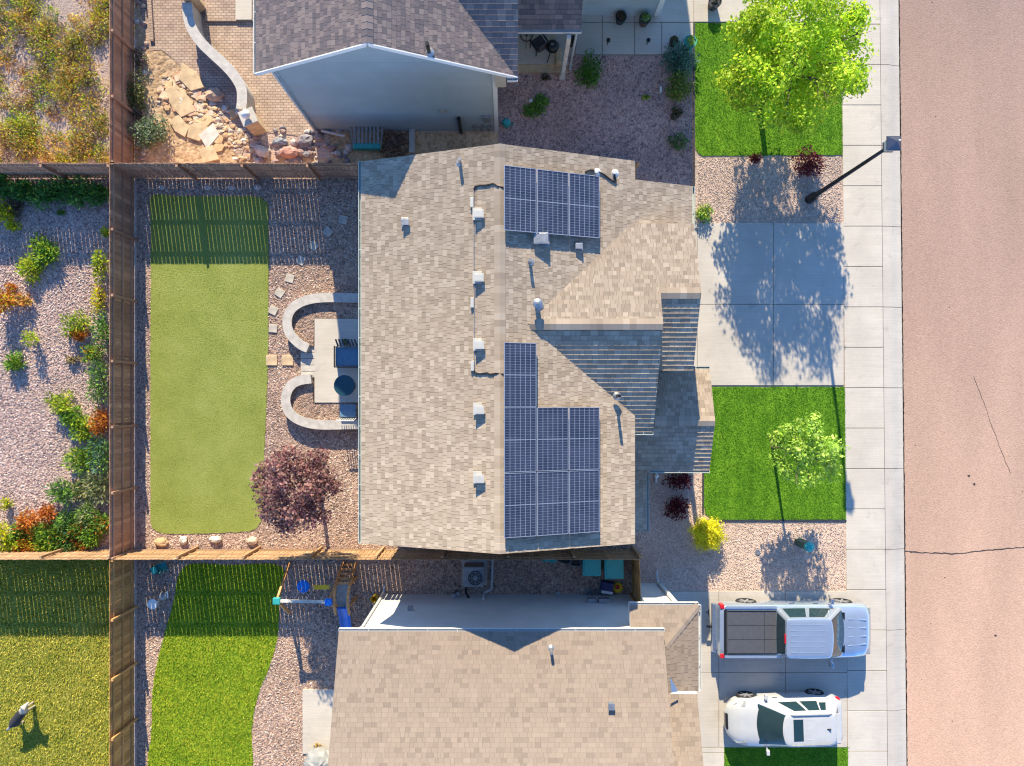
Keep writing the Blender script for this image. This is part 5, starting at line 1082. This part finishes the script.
def cabin(root,belt,top,mat,front,rear,sides,rc=.16,bulge=(.10,.05),levels=8,flare=1.0,crown=.05):
    """cabin lofted from the belt outline to the roof outline; panes are cut out of the same surface"""
    def outline(xr,xf,w,r,bf,br):
        P=[];T=[]
        def put(x,y,t): P.append((x,y)); T.append(t)
        n=12
        for k in range(n): y=-w+r+(2*w-2*r)*k/n; put(xf+bf*(1-(y/w)**2)-bf*(1-((w-r)/w)**2)*0,y,('F',k/n))
        for k in range(5): a=k/5*1.5708; put(xf-r+r*math.cos(a)+bf*(1-((w-r)/w)**2)*(1-k/5),w-r+r*math.sin(a),('C',k/5))
        m_=40
        for k in range(m_): t=k/m_; put(xf-r-(xf-xr-2*r)*t,w+.012*math.sin(3.14159*t),('S',t))
        for k in range(5): a=1.5708+k/5*1.5708; put(xr+r+r*math.cos(a)-br*(1-((w-r)/w)**2)*(k/5),w-r+r*math.sin(a),('C',k/5))
        for k in range(n): y=w-r-(2*w-2*r)*k/n; put(xr-br*(1-(y/w)**2),y,('R',k/n))
        for k in range(5): a=3.14159+k/5*1.5708; put(xr+r+r*math.cos(a)-br*(1-((w-r)/w)**2)*(1-k/5),-w+r+r*math.sin(a),('C',k/5))
        for k in range(m_): t=1-k/m_; put(xf-r-(xf-xr-2*r)*t,-w-.012*math.sin(3.14159*t),('S',t))
        for k in range(5): a=4.7124+k/5*1.5708; put(xf-r+r*math.cos(a)+bf*(1-((w-r)/w)**2)*(k/5),-w+r+r*math.sin(a),('C',k/5))
        return P,T
    (xr,xf,wb,zb),(tr,tf,wt,zt)=belt,top
    A_,T=outline(xr,xf,wb,rc,*bulge); B_,_=outline(tr,tf,wt,rc*.9,bulge[0]*.7,bulge[1]*.7); n=len(A_); vs=[]; L_=levels
    for l in range(L_+1):
        t=l/L_; s=t**flare
        for p,q in zip(A_,B_): vs.append((p[0]+(q[0]-p[0])*s,p[1]+(q[1]-p[1])*s,zb+(zt-zb)*t))
    cx=(tr+tf)/2; rings=[(.975,.35),(.92,.65),(.75,.88),(.45,.98),(.0,1.0)]
    for k,z in rings:
        for q in B_: vs.append((cx+(q[0]-cx)*k,q[1]*k,zt+crown*z))
    groups={}
    for l in range(L_+len(rings)):
        for k in range(n):
            key='cabin'; t=(l+.5)/L_; tag_,u=T[k]
            if l<L_:
                if tag_=='F' and front[0]<t<front[1]: key='windshield'
                elif tag_=='C' and front[0]<t<front[1] and ((k<17 and u<.35) or (k>n-6 and u>.55)): key='windshield'
                elif tag_=='R' and rear[0]<t<rear[1]: key='rear_window'
                elif tag_=='S':
                    for q,(u0,u1,t0,t1) in enumerate(sides):
                        if u0<u<u1 and t0<t<t1: key='side_window%d%s'%(q,'a' if k<n/2 else 'b')
            else: key='roof'
            groups.setdefault(key,[]).append((l*n+k,l*n+(k+1)%n,(l+1)*n+(k+1)%n,(l+1)*n+k))
    for key,fs in groups.items():
        m=MB(); used=sorted({i for q in fs for i in q}); mp={i:j for j,i in enumerate(used)}
        m.add([vs[i] for i in used],[tuple(mp[i] for i in q) for q in fs])
        nm=re_name(key); m.build(nm,M['glass'] if 'window' in nm or nm=='windshield' else mat,root,smooth=True)
def re_name(k): return 'side_window' if k.startswith('side') else k
# pickup: nose to the street
tr=thing('pickup_truck','silver blue pickup truck with a dark bed cover on the southern driveway','pickup truck',G(785.7,622.8,.044),0,local=True)
st=[(-2.94,.80,.42,.78,.80),(-2.88,.95,.40,1.02,1.03),(-2.70,1.0,.36,1.08,1.09),(-1.0,1.02,.34,1.10,1.11),(1.0,1.02,.34,1.12,1.13),(1.55,1.02,.34,1.10,1.19),(2.2,1.01,.34,1.06,1.17),(2.62,.97,.36,1.00,1.10),(2.80,.90,.38,.90,1.0),(2.92,.74,.42,.78,.82)]
body(tr,st,(-1.70,1.98),M['paint_silver'],.40)
for x in (-1.70,1.98):
    for s in (-1,1): wheel(tr,x,s*.86,.40,.27)
cabin(tr,(-.80,1.72,.93,1.08),(-.68,.95,.72,1.88),M['paint_silver'],(.08,.94),(.15,.9),[(.10,.50,.14,.92),(.56,.96,.14,.92)],rc=.14,bulge=(.12,.03))
m=MB(); 
for k in range(6): y=-.5+k*.2; m.bar((-.55,y,1.925),(.70,y,1.925),.035,.014)
m.build('roof_rib',M['paint_silver'],tr,bevel=.005)
m=MB(); m.box((-1.72,0,1.125),(1.84,1.64,.06)); m.build('bed_cover',M['tonneau'],tr,bevel=.015)
m=MB()
m.box((-1.72,.27,1.156),(1.80,.010,.008)); m.box((-1.72,-.27,1.156),(1.80,.010,.008)); m.box((-1.25,0,1.156),(.010,1.56,.008))
for s in (-1,1): m.box((-1.72,s*.80,1.16),(1.84,.03,.02))
m.build('cover_seam',M['black_metal'],tr)
m=MB(); 
for s in (-1,1): m.box((-1.75,s*.93,1.125),(1.95,.10,.035))
m.build('bed_rail',M['paint_silver'],tr,bevel=.01)
m=MB(); m.box((-.765,0,1.1),(.07,1.55,.03)); m.build('cab_gap',M['black_metal'],tr)
m=MB(); m.box((-2.71,0,1.12),(.10,1.7,.06)); m.build('tailgate_top',M['black_metal'],tr,bevel=.01)
m=MB(); m.box((-2.99,0,.56),(.16,1.86,.18)); m.build('rear_bumper',M['chrome'],tr,bevel=.03); m=MB(); m.box((2.91,0,.56),(.12,1.55,.22)); m.build('front_bumper',M['chrome'],tr,bevel=.04)
m=MB(); m.box((-3.12,0,.42),(.20,.08,.08)); m.build('tow_hitch',M['black_metal'],tr)
m=MB(); m.box((-3.20,.55,.40),(.1,.03,.03)); m.box((-3.16,.55,.44),(.03,.2,.03)); m.build('trailer_plug',M['black_metal'],tr)
for s in (-1,1):
    m=MB(); m.box((-2.80,s*.93,.90),(.16,.17,.36)); m.build('tail_light',M['red_light'],tr,bevel=.03)
    m=MB(); m.box((2.74,s*.76,.86),(.20,.28,.20)); m.build('headlight',M['headlight'],tr,bevel=.04)
    m=MB(); m.bar((1.28,s*.98,1.14),(1.24,s*1.12,1.20),.06,.05); m.box((1.24,s*1.19,1.22),(.12,.20,.24)); m.build('side_mirror',M['chrome'],tr,bevel=.03)
m=MB(); m.box((-.735,-.02,1.86),(.05,.34,.07)); m.build('brake_light',M['red_light'],tr,bevel=.01)
m=MB()
for y in (-.5,-.17,.17,.5): m.bar((1.9,y,1.178),(2.6,y*.9,1.118),.05,.03)
m.build('hood_crease',M['paint_silver'],tr,bevel=.012)
m=MB(); m.box((1.70,0,1.165),(.12,1.5,.03)); m.bar((1.66,-.5,1.2),(1.50,.05,1.31),.02,.02); m.bar((1.66,.15,1.2),(1.50,.62,1.31),.02,.02); m.build('wiper',M['black_metal'],tr)
for s in (-1,1):
    for x in (-.15,.75): m=MB(); m.box((x,s*1.035,.95),(.2,.02,.04)); m.build('door_handle',M['chrome'],tr)
# crossover: nose to the house
sv=thing('suv','white crossover car with a dark sunroof parked below the pickup','car',G(776.0,711.5,.044),math.pi+.036,local=True)
st=[(-2.20,.60,.45,.72,.74),(-2.13,.80,.38,.98,1.0),(-1.90,.89,.32,1.06,1.08),(-1.2,.92,.28,1.04,1.06),(.3,.92,.28,1.0,1.02),(.95,.92,.28,.98,1.06),(1.5,.89,.28,.92,1.01),(1.75,.84,.29,.87,.95),(1.93,.74,.30,.80,.86),(2.06,.61,.33,.71,.76),(2.14,.46,.37,.62,.65),(2.18,.30,.42,.56,.57)]
body(sv,st,(-1.38,1.28),M['paint_white'],.35)
for x in (-1.38,1.28):
    for s in (-1,1): wheel(sv,x,s*.77,.35,.23)
cabin(sv,(-1.95,1.02,.86,.99),(-1.58,.20,.63,1.60),M['paint_white'],(.04,.95),(.2,.85),[(.16,.47,.10,.90),(.51,.78,.10,.90),(.81,.94,.20,.82)],rc=.22,bulge=(.20,.12),flare=.9)
m=MB(); m.box((-.22,0,1.650),(.36,.80,.014)); m.build('sunroof',M['glass'],sv)
for s in (-1,1):
    m=MB(); m.tube([(.05,s*.56,1.62),(-.05,s*.56,1.67),(-1.35,s*.55,1.67),(-1.48,s*.55,1.62)],.022,8); m.build('roof_rail',M['metal_grey'],sv)
    m=MB(); m.box((-1.98,s*.78,.90),(.20,.20,.20)); m.build('tail_light',M['red_light'],sv,bevel=.05)
    m=MB(); m.add([(1.45,s*.86,.90),(1.85,s*.74,.83),(1.98,s*.60,.74),(1.80,s*.58,.87),(1.50,s*.68,.955)],[(0,1,2,3,4)] if s>0 else [(4,3,2,1,0)]); o=m.build('headlight',M['headlight'],sv); so=o.modifiers.new('t','SOLIDIFY'); so.thickness=.05; so.offset=0
    m=MB(); m.bar((.78,s*.86,1.03),(.76,s*.99,1.06),.05,.05); m.box((.75,s*1.05,1.08),(.12,.20,.14)); m.build('side_mirror',M['paint_white'],sv,bevel=.03)
    for x in (-.55,.35): m=MB(); m.box((x,s*.93,.86),(.18,.02,.035)); m.build('door_handle',M['chrome'],sv)
m=MB(); m.box((2.10,0,.60),(.16,.62,.20)); m.build('grille',M['black_metal'],sv,bevel=.04)
m=MB(); m.add([(-1.25,-.025,1.63),(-1.42,-.03,1.62),(-1.42,.03,1.62),(-1.25,.025,1.63),(-1.41,0,1.73)],[(3,2,1,0),(0,1,4),(1,2,4),(2,3,4),(3,0,4)]); m.build('antenna_fin',M['black_metal'],sv)
m=MB()
for k in range(5): m.bar((-.5,-.36+k*.18,1.648),(-1.35,-.36+k*.18,1.635),.02,.010)
m.build('roof_rib',M['paint_white'],sv)
m=MB(); m.bar((.98,-.3,1.06),(.82,.25,1.20),.02,.02); m.bar((.98,.25,1.06),(.82,.66,1.20),.02,.02); m.build('wiper',M['black_metal'],sv)
m=MB(); m.box((-1.72,0,1.60),(.16,1.1,.03)); m.build('spoiler',M['paint_white'],sv,bevel=.01)
# ================================================================ the dog
dm,N,L,B=newmat('dog_coat'); B.inputs['Roughness'].default_value=.9; tc=N.new('ShaderNodeTexCoord'); sp=N.new('ShaderNodeSeparateXYZ'); L.new(tc.outputs['Object'],sp.inputs[0])
nz=N.new('ShaderNodeTexNoise'); nz.inputs['Scale'].default_value=9; nz.inputs['Detail'].default_value=4; L.new(tc.outputs['Object'],nz.inputs['Vector'])
ad=N.new('ShaderNodeMath'); ad.operation='MULTIPLY_ADD'; ad.inputs[1].default_value=.18; L.new(nz.outputs['Fac'],ad.inputs[0]); L.new(sp.outputs['X'],ad.inputs[2])
mr=N.new('ShaderNodeMapRange'); mr.inputs['From Min'].default_value=-.75; mr.inputs['From Max'].default_value=.95; L.new(ad.outputs[0],mr.inputs['Value'])
r1=ramp(N,[(0,(.40,.36,.32)),(.20,(.40,.36,.32)),(.24,(.03,.028,.03)),(.62,(.028,.025,.028)),(.68,(.50,.43,.34)),(1,(.60,.50,.38))]); L.new(mr.outputs[0],r1.inputs['Fac'])
lo=N.new('ShaderNodeMapRange'); lo.inputs['From Min'].default_value=.36; lo.inputs['From Max'].default_value=.44; L.new(sp.outputs['Z'],lo.inputs['Value'])
mx=N.new('ShaderNodeMix'); mx.data_type='RGBA'; mx.inputs['A'].default_value=(.45,.37,.28,1); L.new(lo.outputs[0],mx.inputs['Factor']); L.new(r1.outputs['Color'],mx.inputs['B']); L.new(mx.outputs['Result'],B.inputs['Base Color'])
dv=[];de=[];dr=[]
def dj(p,r,par=None):
    dv.append(p); dr.append(r)
    if par is not None: de.append((par,len(dv)-1))
    return len(dv)-1
pel=dj((-.30,0,.58),.135); mid=dj((-.05,0,.57),.135,pel); ch=dj((.20,0,.57),.165,mid); sh=dj((.33,0,.63),.13,ch); nk=dj((.46,0,.74),.085,sh); hd=dj((.58,0,.83),.088,nk); mz=dj((.68,0,.81),.05,hd); dj((.77,0,.79),.034,mz)
for s in (-1,1):
    e=dj((.55,s*.07,.90),.03,hd); dj((.52,s*.10,.84),.015,e)
    f=dj((.27,s*.08,.47),.065,ch); f2=dj((.25,s*.065,.28),.04,f); f3=dj((.27+.03*s,s*.06,.05),.032,f2); dj((.32+.03*s,s*.06,.03),.03,f3)
    b=dj((-.30,s*.11,.46),.085,pel); b2=dj((-.25+.03*s,s*.11,.32),.055,b); b3=dj((-.42+.03*s,s*.11,.20),.034,b2); b4=dj((-.40+.05*s,s*.11,.04),.03,b3); dj((-.33+.05*s,s*.11,.03),.03,b4)
t1=dj((-.44,0,.58),.05,pel); t2=dj((-.54,0,.54),.045,t1); dj((-.66,.03,.50),.032,t2)
me=bpy.data.meshes.new('dog'); me.from_pydata(dv,de,[]); dog=bpy.data.objects.new('dog',me); C.objects.link(dog)
bpy.context.view_layer.objects.active=dog
sk=dog.modifiers.new('skin','SKIN'); sk.use_smooth_shade=True
for i,v in enumerate(me.skin_vertices[0].data if me.skin_vertices else []): v.radius=(dr[i],dr[i]); v.use_root=(i==0)
if not me.skin_vertices:
    bm=bmesh.new(); bm.from_mesh(me); ly=bm.verts.layers.skin.verify(); bm.verts.ensure_lookup_table()
    for i,v in enumerate(bm.verts): v[ly].radius=(dr[i],dr[i]); v[ly].use_root=(i==0)
    bm.to_mesh(me); bm.free()
sb=dog.modifiers.new('sub','SUBSURF'); sb.levels=2; sb.render_levels=2; me.materials.append(dm)
dog.location=G(29.5,709.5,.02); dog.rotation_euler=(0,0,R(50)); dog.scale=(1.12,1.12,1.12); tag(dog,'black backed dog with pale head standing on the yellowing lawn','dog')
# ================================================================ light, air and camera
sc=bpy.context.scene
w=bpy.data.worlds.new('World'); sc.world=w; w.use_nodes=True; N=w.node_tree.nodes; L=w.node_tree.links
sky=N.new('ShaderNodeTexSky'); sky.sky_type='NISHITA'; sky.sun_disc=False
sv_=Vector((-.243,1.882,1.0)).normalized()
sky.sun_elevation=math.asin(sv_.z); sky.sun_rotation=math.atan2(sv_.x,sv_.y); sky.air_density=1.0; sky.dust_density=.0; sky.ozone_density=7.0; sky.altitude=1900
hs_=N.new('ShaderNodeHueSaturation'); hs_.inputs['Saturation'].default_value=1.03; L.new(sky.outputs['Color'],hs_.inputs['Color']); L.new(hs_.outputs['Color'],N['Background'].inputs['Color']); N['Background'].inputs['Strength'].default_value=SKY
sun=bpy.data.lights.new('sun','SUN'); sun.energy=SUN; sun.angle=R(.5); sun.color=(1.0,.88,.64)
so=bpy.data.objects.new('sun',sun); C.objects.link(so); so.rotation_euler=(-sv_).to_track_quat('-Z','Y').to_euler(); so.location=(-5,40,60)
cam=bpy.data.cameras.new('camera'); co=bpy.data.objects.new('camera',cam); C.objects.link(co); co.location=(0,0,CAMH); co.rotation_euler=(0,0,0)
cam.sensor_width=36; cam.lens=745/1024*36; cam.shift_x=6/1024; cam.shift_y=17/1024; cam.clip_end=1000; cam.clip_start=.5
sc.camera=co
sc.render.engine='CYCLES'; sc.cycles.max_bounces=6; sc.cycles.use_denoising=True; sc.cycles.filter_width=1.2 if hasattr(sc.cycles,'filter_width') else 1.5
sc.view_settings.view_transform='Standard'; sc.view_settings.look='None'; sc.view_settings.gamma=1; sc.view_settings.use_curve_mapping=False; sc.view_settings.exposure=EXPO
